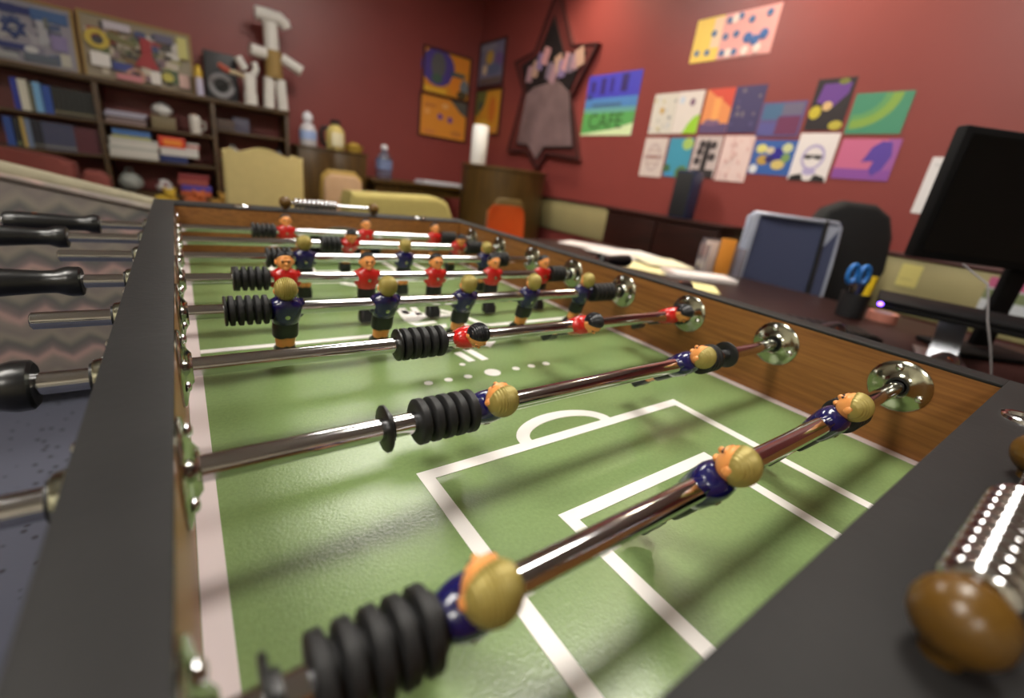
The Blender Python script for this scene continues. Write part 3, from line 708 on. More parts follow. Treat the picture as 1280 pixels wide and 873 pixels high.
# orange chair
c = thing('side_chair', 'orange plastic chair in front of the curved cabinet', 'chair', (2.33, 3.20, FLOOR), .1)
M_or = mat('orange plastic', (182, 76, 24), .45)
m = MB(); rows = []
for k in range(9):
    v = k/8; z = .50+.345*v; hw = .215-.03*(v**4)-(0 if v < .9 else .03)
    rows.append([Vector((hw*math.sin(a)/math.sin(1.0), .06*(1-math.cos(a))*-1+.02*v+.03, z)) for a in [(-1+2*i/14) for i in range(15)]])
rows2 = [[p+Vector((0, .012, 0)) for p in r] for r in rows]
vs = []; nr, nc = len(rows), len(rows[0])
def slab(mb, A, B):
    nr, nc = len(A), len(A[0]); v = [p for r in A for p in r]+[p for r in B for p in r]; o = nr*nc; F = []
    for i in range(nr-1):
        for j in range(nc-1):
            q = [i*nc+j, i*nc+j+1, (i+1)*nc+j+1, (i+1)*nc+j]; F.append(q); F.append([o+t for t in reversed(q)])
    for i in range(nr-1):
        F.append([i*nc, (i+1)*nc, o+(i+1)*nc, o+i*nc]); F.append([i*nc+nc-1, o+i*nc+nc-1, o+(i+1)*nc+nc-1, (i+1)*nc+nc-1])
    for j in range(nc-1):
        F.append([j, o+j, o+j+1, j+1]); t = (nr-1)*nc; F.append([t+j, t+j+1, o+t+j+1, o+t+j])
    return mb.raw(v, F)
slab(m, rows, rows2).build('backrest', M_or, c)
MB().box((-.215, -.42, .43), (.215, .03, .47), .015, 3).build('seat', M_or, c)
for x in (-.19, .19):
    MB().tube([(x, .055, .80), (x, .05, .45), (x*1.1, .06, .0)], .011).build('leg', M_chrome, c)
    MB().tube([(x, -.36, .43), (x*1.1, -.40, .0)], .011).build('leg', M_chrome, c)
c = thing('side_chair', 'olive brown chair half hidden behind the orange chair', 'chair', (2.47, 3.42, FLOOR))
MB().prism([(-.17, .56), (-.16, .85), (-.12, .895), (.12, .895), (.16, .85), (.17, .56)], -.03, .01, 'y', .012).build('backrest', mat('olive brown vinyl', (96, 78, 40), .5), c)
MB().box((-.2, -.0, .43), (.2, .10, .47), .012).build('seat', mat('olive brown vinyl', (96, 78, 40), .5), c)
for x in (-.18, .18):
    MB().tube([(x, -.01, .6), (x, -.01, .45), (x, -.02, 0)], .011).build('leg', M_chrome, c)

# patterned sofa left of the table
def flame():
    m = mat('flame stitch fabric', (116, 108, 104), .9)
    nt = m.node_tree; b = nt.nodes['Principled BSDF']; L = nt.links.new
    tc = nt.nodes.new('ShaderNodeTexCoord'); sx = nt.nodes.new('ShaderNodeSeparateXYZ'); L(tc.outputs['Object'], sx.inputs[0])
    def M(op, a, b_=None):
        q = nt.nodes.new('ShaderNodeMath'); q.operation = op
        for i, v in enumerate((a, b_)):
            if v is None: continue
            if isinstance(v, (int, float)): q.inputs[i].default_value = v
            else: L(v, q.inputs[i])
        return q.outputs[0]
    xx = M('ADD', sx.outputs[0], sx.outputs[1])
    n = nt.nodes.new('ShaderNodeTexNoise'); n.inputs['Scale'].default_value = 9; L(tc.outputs['Object'], n.inputs['Vector'])
    tri = M('PINGPONG', M('ADD', xx, M('MULTIPLY', n.outputs['Fac'], .06)), .055)
    v = M('ADD', M('SUBTRACT', sx.outputs[2], M('MULTIPLY', tri, .7)), M('MULTIPLY', n.outputs['Fac'], .03))
    fr = M('FRACT', M('MULTIPLY', v, 6.2))
    r = nt.nodes.new('ShaderNodeValToRGB'); e = r.color_ramp.elements
    e[0].position = 0; e[0].color = (*lin((112, 104, 100)), 1); e[1].position = 1; e[1].color = (*lin((112, 104, 100)), 1)
    for p_, c_ in ((.2, (122, 112, 106)), (.36, (160, 132, 126)), (.46, (112, 98, 98)), (.62, (84, 84, 82)), (.8, (126, 118, 108))):
        q = e.new(p_); q.color = (*lin(c_), 1)
    L(fr, r.inputs['Fac']); L(r.outputs['Color'], b.inputs['Base Color'])
    return m
M_fl = flame()
sf = thing('sofa', 'beige flame stitch sofa with sloping back left of the table', 'sofa', (-.62, 2.5, FLOOR))
sl = -.193
def zb(x): return .0655+sl*(x+.454)
MB().prism([(-1.55, -.70), (.09, -.70), (.09, zb(.09)), (-.60, zb(-.60)), (-1.0, zb(-.60)+.03), (-1.55, zb(-.60)+.03)], 2.12, 2.24, 'y', .02).build('backrest', M_fl, sf, world=True)
pts = [(.095, zb(.095)-.004), (-.08, zb(-.08)), (-.30, zb(-.30)+.002), (-.60, zb(-.60)+.004), (-1.0, zb(-.60)+.034), (-1.55, zb(-.60)+.034)]
MB().tube([(x, 2.175, z) for x, z in pts], [.022, .024, .030, .036, .040, .040], 16).build('top_roll', mat('pale beige fabric', (138, 131, 110), .9, var=.08, scale=30), sf, world=True)
MB().tube([(x, 2.116, z-.016) for x, z in pts], .004, 8).build('piping', mat('brown piping', (70, 58, 50), .8), sf, world=True)
MB().box((-1.55, 2.245, -.70), (.085, 2.98, -.44), .015).build('base', M_fl, sf, world=True)
for k in range(2):
    MB().box((-1.53+.80*k, 2.25, -.438), (-.735+.80*k, 3.0, -.31), .035, 4).build('seat_cushion', M_fl, sf, world=True)
for x in (-1.5, .04):
    for y in (2.17, 2.93): leg(MB(), x, y, FLOOR, -.698, .028).build('leg', M_wd, sf, world=True)
rc = thing('couch', 'dark red couch behind the patterned sofa near the bookshelf', 'sofa', (-.95, 4.2, FLOOR))
M_rc = mat('brick red fabric', (108, 50, 42), .85, var=.05, scale=20)
MB().prism([(-.75, .2)]+[(-.75+1.16*i/16, .80+.068*math.sin(PI*(.18+.82*i/16))**.6) for i in range(17)]+[(.42, .2)], -.06, .14, 'y', .05).build('backrest', M_rc, rc)
MB().prism([(.425, .12), (.425, .70), (.46, .765), (.53, .765), (.575, .72), (.59, .12)], -.14, .12, 'y', .04).build('armrest', M_rc, rc)
MB().box((-.75, -.75, .12), (.42, -.065, .42), .04, 4).build('seat', M_rc, rc)
for x in (-.7, .5):
    for y in (-.05, .05): leg(MB(), x, y, 0, .205 if x < 0 else .125, .025).build('leg', M_wd, rc)
for x in (-.7, .25): leg(MB(), x, -.68, 0, .125, .025).build('leg', M_wd, rc)

# ------------------------------------------------------------------ bookshelf and what stands on it
SF, SB = 5.10, 5.43
bs = thing('bookshelf', 'long brown wooden bookshelf along the back wall', 'bookshelf', (-.20, 5.265, FLOOR))
def sh(x0, x1, ztop, th, nm='shelf_board', yf=SF):
    MB().box((x0, yf, ztop-th), (x1, SB, ztop), .003).build(nm, M_ws, bs, world=True)
sh(-1.36, .945, .615, .042, 'top_board', SF-.01)
for a, b in ((-1.325, -.477), (-.443, .303), (.337, .905)):
    for z in ((.295, .03, -.25, -.53) if a < 0 else (.36, .10, -.20, -.50)):
        sh(a, b, z, .024)
    sh(a, b, -.74, .03)
for x in (-1.3425, -.46, .32, .9225):
    MB().box((x-.0172, SF, FLOOR), (x+.0172, SB, .573), .003).build('upright', M_ws, bs, world=True)
def paint(c, rough=.55): return mat('paint %d %d %d' % c, c, rough)
# leaning collage boards
crn = random.Random(21)
def collage(n, cols, smin, smax):
    o = []
    for _ in range(n):
        u, v = crn.uniform(.03, .95-smax), crn.uniform(.04, .94-smax); w, h = crn.uniform(smin, smax), crn.uniform(smin, smax)*1.3
        a = crn.uniform(-.12, .12)
        q = [(u, v), (u+w, v+a*.3), (u+w, min(.97, v+h)), (u-a*.2, min(.97, v+h))]
        o.append(('p', q, crn.choice(cols)))
    return o
star6 = []
def hexstar(cu, cv, r, asp, c):
    o = []
    for s in (0, PI):
        p = [(cu+r*math.cos(PI/2+s+2*PI*k/3), cv+r*asp*math.sin(PI/2+s+2*PI*k/3)) for k in range(3)]
        q = [(cu+.6*(x-cu), cv+.6*(y-cv)) for x, y in p]
        for k in range(3):
            j = (k+1) % 3; o.append(('p', [p[k], p[j], q[j], q[k]], c))
    return o
M_gf = mat('light wood frame', (150, 120, 62), .5)
GB = 'collage boards leaning on top of the bookshelf'
art('collage_board', 'collage board with a blue and white flag, at the left end of the bookshelf top', 'collage', (5.345, .06), -1.22, .6345, .66, .43, (140, 136, 146),
    collage(40, [(120, 116, 132), (160, 156, 164), (84, 86, 104), (170, 166, 164), (70, 84, 120)], .06, .14) + [R(.02, .78, .72, .90, (34, 42, 100)), R(.02, .20, .60, .30, (36, 46, 104))] + hexstar(.50, .54, .13, 1.45, (30, 50, 104)) +
    [R(.66, .74, .97, .92, (60, 92, 140)), R(.70, .35, .78, .74, (160, 160, 166)), R(.80, .30, .94, .55, (128, 116, 156)), R(.76, .62, .80, .80, (96, 100, 96)), R(.86, .05, .95, .26, (176, 172, 160)), R(.55, .05, .84, .18, (84, 92, 104)), R(.05, .04, .5, .14, (150, 150, 150)), ('e', .62, .24, .06, .05, (190, 190, 190))], GB, M_gf, .010)
art('collage_board', 'collage board with yellow ring and red figure cut-outs on the bookshelf top', 'collage', (5.345, .06), -.505, .6345, .705, .45, (140, 128, 108),
    collage(110, [(186, 174, 156), (120, 110, 92), (64, 58, 54), (196, 190, 184), (110, 84, 50), (150, 60, 60), (60, 70, 110), (88, 96, 60), (140, 120, 120), (78, 70, 64), (146, 140, 92), (60, 58, 62), (120, 96, 104)], .05, .13) +
    [('r', .13, .62, .11, .16, .5, 0, 2*PI, (188, 164, 62)), ('e', .13, .6, .05, .07, (60, 56, 60)), R(.05, .18, .22, .40, (216, 212, 208)), R(.24, .16, .42, .30, (50, 60, 130)), ('p', [(.44, .30), (.68, .28), (.62, .5), (.62, .78), (.52, .80), (.52, .5)], (150, 38, 42)), R(.58, .04, .68, .26, (214, 208, 202)), ('r', .44, .12, .09, .12, .6, 0, 2*PI, (176, 130, 110)), R(.88, .58, .98, .95, (190, 184, 112)), R(.74, .10, .86, .34, (70, 86, 56)), R(.86, .06, .97, .3, (196, 160, 150)), ('e', .75, .2, .06, .08, (176, 166, 70)), R(.66, .78, .84, .92, (90, 86, 110)), R(.26, .02, .5, .12, (190, 120, 126)), R(.2, .82, .44, .94, (188, 180, 190)), ('p', [(.22, .66), (.46, .58), (.46, .68), (.22, .78)], (110, 104, 64))], GB, M_gf, .010)
# bottle and record board
zt2 = .6155
b = thing('glue_bottle', 'small white bottle with a yellow cap beside the collage board', 'bottle', (.245, 5.22, zt2))
MB().lathe([(0, .018), (.002, .030), (.12, .030), (.15, .026)], (0, 0, 0), 'z', 20).build('bottle', mat('lilac white plastic', (190, 184, 206), .35), b)
MB().lathe([(.1505, .029), (.20, .029), (.245, .012), (.25, .006)], (0, 0, 0), 'z', 20).build('cap', mat('yellow cap', (206, 170, 44), .4), b)
b = thing('loudspeaker', 'black square box with a grey speaker ring on the bookshelf top', 'speaker', (.42, 5.30, zt2))
MB().box((-.125, -.06, 0), (.125, .10, .385), .006).build('cabinet', mat('black speaker box', (34, 34, 38), .5), b)
MB().lathe([(-.061, .105), (-.068, .100), (-.066, .06), (-.061, .055)], (-.005, 0, .12), 'y', 32).build('surround', mat('grey cone', (124, 122, 126), .45), b)
MB().lathe([(-.066, .058), (-.062, .045), (-.072, .02), (-.074, .004)], (-.005, 0, .12), 'y', 32).build('cone', M_bush, b)
M_pt = mat('white paper tube', (214, 210, 204), .75)
fg = thing('paper_figure', 'white figure of paper tubes with a brown torso at the shelf end', 'sculpture', (.85, 5.20, zt2))
def tubex(mb, a, b, r): 
    mb.cyl(a, b, r, None, 20); return mb
MB().tube([(-.135, 0, .765), (-.05, 0, .768), (.06, 0, .765), (.105, 0, .735), (.12, 0, .70)], [.052, .056, .056, .052, .045], 14).build('head', M_pt, fg)
tubex(MB(), (-.01, 0, .49), (-.02, 0, .715), .062).build('neck', M_pt, fg)
m = MB().lathe([(.265, .066), (.267, .074), (.495, .070), (.497, .056)], (-.005, 0, 0), 'z', 24); m.build('torso', mat('brown card tube', (150, 122, 70), .75), fg)
tubex(MB(), (-.068, -.01, .455), (-.195, -.03, .460), .050).build('arm', M_pt, fg)
tubex(MB(), (.066, -.01, .450), (.235, -.03, .375), .048).build('arm', M_pt, fg)
for x, dx in ((-.048, -.012), (.048, .012)):
    tubex(MB(), (x, 0, .264), (x+dx, 0, .004), .0475).build('leg', M_pt, fg)
f2 = thing('paper_figure', 'smaller white paper figure with one pink handed arm reaching left', 'sculpture', (.625, 5.17, zt2))
MB().lathe([(0, .05), (.002, .056), (.10, .054), (.105, .048), (.22, .052), (.26, .045), (.262, .03)], (.01, 0, 0), 'z', 20).build('body', M_pt, f2)
tubex(MB(), (-.02, 0, .285), (-.075, 0, .375), .035).build('head', M_pt, f2)
MB().tube([(.04, 0, .25), (.07, 0, .31), (.05, 0, .36)], .028, 10).build('arm', M_pt, f2)
MB().tube([(-.045, -.01, .225), (-.10, -.06, .235), (-.16, -.08, .235)], .02, 10).build('arm', mat('beige paper', (190, 172, 140), .75), f2)
MB().tube([(-.16, -.08, .235), (-.20, -.09, .25), (-.235, -.095, .275)], [.024, .026, .016], 10).build('hand', mat('salmon paper', (176, 84, 66), .75), f2)

# books: block with spine, one thing each
def book(x, y, z, w, d, h, c, label, group, lean=0, lc=None, name='book'):
    t = MB(); t.use(paint(c, .5))
    t.box((0, 0, 0), (.002, d, h)); t.box((w-.002, 0, 0), (w, d, h)); t.box((.002, 0, 0), (w-.002, .003, h), 0)
    if lc: t.use(paint(lc, .4)); t.box((.003, -.0006, h*.08), (w-.003, .0001, h*.16))
    t.use(paint((200, 192, 176))); t.box((.002, .003, .004), (w-.002, d-.004, h-.004))
    o = t.build(name, recalc=True); o.location = (x, y, z); o.rotation_euler = (0, lean, 0)
    return tag(o, label, 'book', group)
def book_copy(o, x, z=None):
    c = o.copy(); COL.objects.link(c); c.location.x = x
    if z is not None: c.location.z = z
    return c
za, zb_ = .2955, .0305
book(-.935, 5.14, za, .034, .2, .215, (34, 44, 140), 'royal blue book at the left end of the upper shelf row', 'books on the upper left shelf')
book(-.898, 5.14, za, .048, .2, .212, (196, 192, 176), 'thick white book beside the blue ones, upper left shelf', 'books on the upper left shelf')
book(-.847, 5.14, za, .024, .2, .190, (92, 92, 74), 'thin olive book between white and blue books', 'books on the upper left shelf')
book(-.820, 5.14, za, .040, .2, .208, (110, 160, 200), 'light blue book on the upper left shelf', 'books on the upper left shelf')
book(-.774, 5.14, za, .048, .2, .195, (36, 72, 150), 'blue book leaning against the light blue one', 'books on the upper left shelf')
bk = book(-.722, 5.14, za, .029, .2, .195, (26, 27, 24), 'black bound volume in the row on the upper left shelf', 'black volumes', 0, (120, 112, 84))
for k in range(1, 8): book_copy(bk, -.722+.0305*k)
g2 = 'books on the lower left shelf'
book(-1.02, 5.14, zb_, .045, .2, .205, (40, 70, 140), 'blue book at the left edge of the lower shelf row', g2)
book(-.968, 5.14, zb_, .030, .2, .200, (30, 30, 34), 'black book between two coloured books, lower shelf row', g2, 0, (110, 120, 80))
book(-.932, 5.14, zb_, .022, .2, .215, (176, 150, 84), 'thin tan book on the lower left shelf', g2)
book(-.907, 5.14, zb_, .028, .2, .208, (110, 124, 150), 'grey blue book beside the thin tan one', g2)
bk = book(-.876, 5.14, zb_, .0285, .2, .205, (28, 28, 40), 'near black bound volume before the slate blue row', 'near black volumes', 0, (110, 106, 96))
book_copy(bk, -.846)
bk = book(-.815, 5.14, zb_, .0285, .2, .200, (66, 68, 92), 'slate blue bound volume in the lower shelf row', 'slate blue volumes', 0, (130, 128, 120))
for k in range(1, 6): book_copy(bk, -.815+.0300*k)
bk = book(-.634, 5.14, zb_, .0240, .2, .190, (84, 34, 44), 'maroon bound volume beside the slate blue volumes', 'maroon volumes')
for k in range(1, 6): book_copy(bk, -.634+.0250*k)
# middle bay
def stack(name, label, cat, x, y, z, w, d, cols, th, group=None, jit=.012, seed=1):
    r = random.Random(seed); t = MB(); zz = 0
    for c in cols:
        t.use(paint(c, .6)); a, b_ = r.uniform(-jit, jit), r.uniform(-jit, jit)*.4
        t.box((a, max(0, b_), zz+.0002), (a+w, d+b_, zz+th), .0015); zz += th
    o = t.build(name, recalc=True); o.location = (x, y, z); return tag(o, label, cat, group)
stack('paper_stack', 'grey lilac stack of papers on the upper middle shelf', 'papers', -.425, 5.13, za, .26, .25, [(150, 126, 122), (96, 84, 88), (140, 120, 116), (60, 52, 56), (168, 164, 180), (150, 146, 164), (170, 168, 184)], .0135, None)
b = thing('box', 'low brown cardboard box under a white bag', 'box', (-.045, 5.24, za))
m = MB().box((-.085, -.07, 0), (.085, .10, .095), .004); m.build('carton', paint((118, 104, 76)), b)
MB().box((-.088, -.073, .0952), (.088, .103, .105), .003).build('lid', paint((132, 118, 88)), b)
m = MB().ball((0, 0, .052), (.072, .06, .052), 18, 12)
rr = random.Random(3)
for v in m.bm.verts: v.co += Vector((rr.uniform(-.01, .01), rr.uniform(-.008, .008), rr.uniform(-.006, .008)))
for v in m.bm.verts: v.co.z = max(v.co.z, .0003)
o = m.build('plastic_bag', paint((206, 204, 202)), ang=60); o.location = (-.045, 5.24, za+.1055); tag(o, 'crumpled white bag lying on the brown cardboard box', 'bag')
b = thing('mug', 'white mug with a reddish top at the right of the middle shelf', 'mug', (.18, 5.17, za))
MB().lathe([(0, .03), (.003, .04), (.10, .044), (.145, .042), (.15, .038), (.15, .034), (.02, .032)], (0, 0, 0), 'z', 24).build('body', paint((204, 198, 190), .3), b)
MB().tube([(.042, 0, .11), (.075, 0, .10), (.075, 0, .05), (.041, 0, .035)], .007, 8).build('handle', paint((204, 198, 190), .3), b)
MB().lathe([(.1202, .0345), (.155, .03), (.165, .012)], (0, 0, 0), 'z', 18).build('lid', paint((150, 110, 90)), b)
stack('binder_stack', 'stack of white binders on the lower middle shelf', 'binders', -.43, 5.12, zb_, .32, .27, [(188, 184, 176), (200, 196, 188), (176, 176, 168), (204, 200, 192), (186, 184, 176)], .031, None, .008, 4)
stack('book_stack', 'blue and yellow board games lying on the white binders', 'boxes', -.405, 5.13, zb_+.1555, .25, .25, [(150, 150, 70), (64, 104, 170), (86, 130, 190)], .022, None, .012, 5)
stack('book', 'navy blue box at the bottom beside the white binders', 'box', -.095, 5.12, zb_, .20, .26, [(30, 44, 96)], .056)
stack('paper_stack', 'white papers lying across the navy box', 'papers', -.09, 5.12, zb_+.0565, .275, .24, [(200, 196, 190), (208, 204, 198), (196, 190, 186)], .022, None, .006, 8)
b = thing('toy_box', 'red and orange box on the white papers', 'box', (-.005, 5.25, zb_+.1228))
MB().box((-.095, -.12, 0), (.095, .10, .088), .002).build('carton', paint((204, 60, 34)), b)
MB().box((-.06, -.1215, .02), (.07, -.1203, .065)).build('label', paint((222, 130, 40)), b)
stack('book', 'white and red book lying at the right of the red box', 'book', .10, 5.13, zb_+.1228, .09, .2, [(206, 196, 192), (180, 80, 70), (206, 200, 196)], .018)
# lower shelf clutter in the middle bay
zc_ = -.2495
b = thing('bag', 'pale grey cloth bag on the low middle shelf', 'bag', (-.335, 5.22, zc_))
m = MB().ball((0, 0, .075), (.085, .09, .075), 18, 12)
for v in m.bm.verts: v.co += Vector((rr.uniform(-.012, .012), rr.uniform(-.01, .01), rr.uniform(-.005, .012))); v.co.z = max(v.co.z, .0003)
m.build('sack', paint((150, 152, 146)), b, ang=60)
MB().tube([(-.03, 0, .14), (-.02, 0, .19), (.02, 0, .19), (.03, 0, .14)], .006, 8).build('strap', paint((120, 122, 118)), b)
b = thing('ball', 'white ball with dark red patches on the low middle shelf', 'ball', (-.10, 5.2, zc_))
MB().ball((0, 0, .062), .062, 24, 16).build('shell', paint((196, 192, 190), .4), b)
m = MB()
for d in ((-.7, -.5, .5), (.2, -.9, .35), (-.2, -.7, -.6)):
    q = Vector(d).normalized(); m.lathe([(.0580, .022), (.0622, .020), (.0630, .004)], Vector((0, 0, .062)), 'z', 6, 0, q.to_track_quat('Z', 'Y').to_matrix())
m.build('patches', paint((110, 36, 44), .4), b)
stack('box', 'dark red and violet boxes on the low middle shelf', 'boxes', .02, 5.13, zc_, .23, .24, [(180, 84, 44), (74, 60, 150), (150, 70, 60), (130, 44, 46)], .048, None, .018, 12)
# right bay
stack('box', 'small grey violet box on the right shelf of the bookcase', 'box', .49, 5.2, .3605, .13, .14, [(84, 80, 96)], .13)
stack('box', 'flat brown box on the right shelf beside the grey one', 'box', .345, 5.15, .3605, .14, .22, [(70, 56, 50), (84, 68, 60)], .045, None, .001)
b = thing('bag', 'pale plastic bag on the lower right shelf of the bookcase', 'bag', (.455, 5.2, .1005))
m = MB().ball((0, 0, .055), (.08, .07, .055), 18, 12)
for v in m.bm.verts: v.co += Vector((rr.uniform(-.012, .012), rr.uniform(-.01, .01), rr.uniform(-.005, .012))); v.co.z = max(v.co.z, .0003)
m.build('sack', paint((168, 162, 156)), b, ang=60)
MB().tube([(-.02, 0, .10), (-.01, 0, .14), (.02, 0, .135), (.03, 0, .095)], .006, 8).build('handle', paint((168, 162, 156)), b)
b = thing('bottle', 'grey violet bottle at the right end of the lower shelf', 'bottle', (.85, 5.2, .1005))
MB().lathe([(0, .03), (.002, .036), (.11, .036), (.14, .016)], (0, 0, 0), 'z', 20).build('body', paint((96, 90, 104), .3), b)
MB().lathe([(.1402, .018), (.165, .018)], (0, 0, 0), 'z', 16).build('cap', M_bush, b)
b = thing('jar', 'violet blue jar low on the right side of the bookcase', 'jar', (.41, 5.16, -.1995))
MB().lathe([(0, .04), (.003, .05), (.13, .05), (.15, .04)], (0, 0, 0), 'z', 20).build('body', paint((56, 34, 150), .3), b)
MB().lathe([(.1502, .044), (.175, .044)], (0, 0, 0), 'z', 20).build('lid', paint((44, 28, 100), .4), b)
# yellow and orange toy chest in front of the shelf
b = thing('toy_chest', 'yellow toy chest heaped with soft toys before the bookshelf', 'toy chest', (.07, 4.72, FLOOR))
MB().box((-.30, -.16, 0), (.30, .16, .50), .015).build('chest', paint((170, 140, 40), .5), b)
MB().tube([(-.30, -.16, .505), (.30, -.16, .505), (.30, .16, .505), (-.30, .16, .505)], .014, 8, True).build('rim', paint((140, 96, 40), .5), b)
G = 'soft toys in the toy chest'
for k, (x, dy, c, lb) in enumerate(((-.16, 0, (184, 152, 48), 'yellow soft toy at the left of the toy chest'), (.04, .03, (176, 90, 48), 'orange brown soft toy in the middle of the toy chest'), (.22, -.01, (150, 112, 44), 'mustard soft toy at the right of the toy chest'))):
    q = thing('soft_toy', lb, 'toy', (.07+x, 4.72+dy, FLOOR+.5005), 0, G)
    MB().ball((0, 0, .045), (.085, .075, .045), 18, 12).build('body', paint(c, .9), q)
    hd = MB().ball((.03, -.04, .10), (.042, .04, .038), 16, 10)
    for s in (-1, 1): hd.ball((.03+s*.032, -.035, .135), .015, 10, 8)
    hd.build('head', paint(c, .9), q)

# ------------------------------------------------------------------ desk on the right
dk = thing('desk', 'dark mahogany desk strewn with papers right of the foosball table', 'desk', (1.80, .70, FLOOR))
DZ = -.05
MB().box((1.33, -.75, DZ-.03), (2.22, 1.98, DZ), .004).build('desk_top', M_red_wd, dk, world=True)
for y in (-.70, 1.90):
    MB().box((1.38, y-.02, FLOOR), (2.17, y+.02, DZ-.0305), .003).build('side_panel', M_red_wd, dk, world=True)
MB().box((1.40, -.679, FLOOR+.25), (1.42, 1.879, DZ-.0305)).build('front_panel', M_red_wd, dk, world=True)
DT = DZ+.0004
PG = 'loose papers on the desk'
def sheet(x, y, w, h, rz, c, z, label, n=1):
    t = MB(); t.use(paint(c, .7)); r = random.Random(int(x*1000))
    for k in range(n):
        a, b_ = r.uniform(-.012, .012), r.uniform(-.012, .012)
        t.box((-w/2+a, -h/2+b_, .0012*k), (w/2+a, h/2+b_, .0012*k+.0008))
    o = t.build('paper_sheet', recalc=True); o.location = (x, y, DT+z); o.rotation_euler = (0, 0, rz)
    return tag(o, label, 'paper', PG)
sheet(1.93, 1.79, .216, .279, .5, (206, 198, 196), 0, 'white paper at the far end of the desk', 3)
sheet(2.06, 1.52, .216, .279, -.3, (214, 208, 204), 0, 'white paper in the middle of the desk, nearer the wall', 6)
sheet(1.86, 1.50, .216, .279, .25, (212, 206, 204), 0.0075, 'white paper in the middle of the desk, nearer the table', 4)
sheet(1.93, 1.27, .216, .279, -.55, (222, 214, 184), .014, 'cream paper overlapping the white papers', 4)
sheet(1.74, 1.24, .216, .279, .35, (224, 212, 160), 0, 'pale yellow paper at the desk edge', 3)
sheet(1.66, .86, .10, .17, -.9, (222, 212, 150), 0, 'small pale yellow slip of paper below the white pad', 2)
b = thing('paper_pad', 'thick white pad of paper lying near the mesh chair', 'paper pad', (1.84, 1.00, DT), -.62)
MB().box((-.15, -.07, 0), (.15, .07, .020), .002).build('sheets', paint((216, 208, 206), .7), b)
MB().box((-.151, -.071, .0202), (-.125, .071, .0222), .0005).build('binding', paint((190, 170, 168), .5), b)
# clear organiser with orange card
b = thing('organiser', 'clear plastic letter holder with orange and white cards on the desk', 'letter holder', (2.06, 1.04, DT), -.62)
m = MB(); m.box((-.09, -.05, 0), (.09, .05, .006)); m.box((-.09, -.05, .0062), (-.084, .05, .14)); m.box((.084, -.05, .0062), (.09, .05, .14)); m.box((-.0838, .044, .0062), (.0838, .05, .165))
m.build('tray', glass('clear plastic', (206, 200, 206)), b)
MB().box((-.02, -.01, .0065), (.05, .0, .175), .001).build('card', paint((206, 132, 44)), b)
MB().box((-.075, .012, .0065), (-.02, .024, .155), .001).build('card', paint((190, 170, 160)), b)
MB().box((.02, .012, .0065), (.08, .024, .135), .001).build('card', paint((110, 92, 88)), b)
# pens in a cup
pc = thing('pen_cup', 'black cup of pens on the desk before the mesh chair', 'pen cup', (1.90, .43, DT))
MB().lathe([(0, .02), (.002, .042), (.085, .044), (.085, .041), (.006, .038)], (0, 0, 0), 'z', 24).build('cup', mat('black mesh', (24, 24, 28), .5), pc)
PN = 'pens and tools in the desk cup'
o = MB().cyl((1.905, .412, DT+.012), (1.912, .402, DT+.120), .0115, .0115, 14); o.lathe([(DT+.1202, .0095), (DT+.15, .009)], (1.913, .401, 0), 'z', 12)
tag(o.build('highlighter', paint((226, 190, 30), .4), loc=(1.905, .412, DT+.01)), 'thick yellow marker standing in the black desk cup', 'pen', PN)
b = thing('scissors', 'blue handled scissors standing in the black desk cup', 'scissors', (1.885, .442, DT+.008), -.62, PN)
for s in (-1, 1):
    pts = [(s*.020+.015*math.cos(a), 0, .140+.030*math.sin(a)) for a in [2*PI*i/20 for i in range(20)]]
    MB().tube(pts, .008, 8, True).build('handle', paint((36, 110, 190), .35), b)
    MB().prism([(s*.004, .0), (s*.016, .100), (s*.004, .108), (s*-.006, .05)], -.001+s*.0012, .001+s*.0012, 'y').build('blade', M_chrome, b)
o = MB().cyl((1.878, .425, DT+.010), (1.868, .42, DT+.125), .005, .005, 10)
tag(o.build('pen', paint((30, 40, 90), .4), loc=(1.878, .425, DT+.01)), 'slim navy pen standing in the black desk cup', 'pen', PN)
b = thing('tape_roll', 'pinkish tape roll lying by the black desk cup', 'tape', (2.00, .36, DT))
MB().lathe([(0, .045), (.03, .045), (.03, .03), (0, .03), (0, .045)], (0, 0, 0), 'z', 28, cap=False).build('tape', paint((186, 120, 104), .4), b)
MB().lathe([(.001, .0298), (.029, .0298), (.029, .027), (.001, .027), (.001, .0298)], (0, 0, 0), 'z', 28, cap=False).build('core', paint((150, 150, 170), .5), b)
# monitor, laptop on a stand, keyboard
M_mon = mat('black monitor plastic', (8, 7, 9), .7, 0, .2)
mo = thing('monitor', 'large black computer monitor on the desk at the right edge', 'monitor', (1.86, .065, DT), -.611)
MB().box((-.345, -.012, .245), (.345, .020, .565), .006).build('bezel', M_mon, mo)
MB().box((-.325, -.0135, .265), (.325, -.0122, .548)).build('screen', mat('dark screen', (5, 4, 6), .35, 0, .2), mo)
MB().box((-.03, .0205, .02), (.03, .040, .42), .004).build('neck', M_mon, mo)
MB().box((-.13, -.06, 0), (.13, .10, .015), .006).build('base', M_mon, mo)
ls = thing('laptop_stand', 'silver bent metal laptop stand on the desk', 'stand', (1.60, .12, DT), -1.3)
prof = [(-.02, .004), (-.012, .03), (.012, .075), (.035, .105)]
m = MB()
M_sil = mat('brushed silver', (170, 172, 180), .3, .9)
m.box((-.05, -.06, 0), (.05, .10, .006), .002)
MB().raw([(-.028, a-.004, b_) for a, b_ in prof]+[(.028, a-.004, b_) for a, b_ in prof]+[(-.028, a+.006, b_) for a, b_ in prof]+[(.028, a+.006, b_) for a, b_ in prof],
   [q for i in range(3) for q in ([i, i+1, 5+i, 4+i], [8+i, 12+i, 13+i, 9+i], [i, 8+i, 9+i, i+1], [4+i, 5+i, 13+i, 12+i])]+[[0, 4, 12, 8], [3, 11, 15, 7]]).build('arm', M_sil, ls)
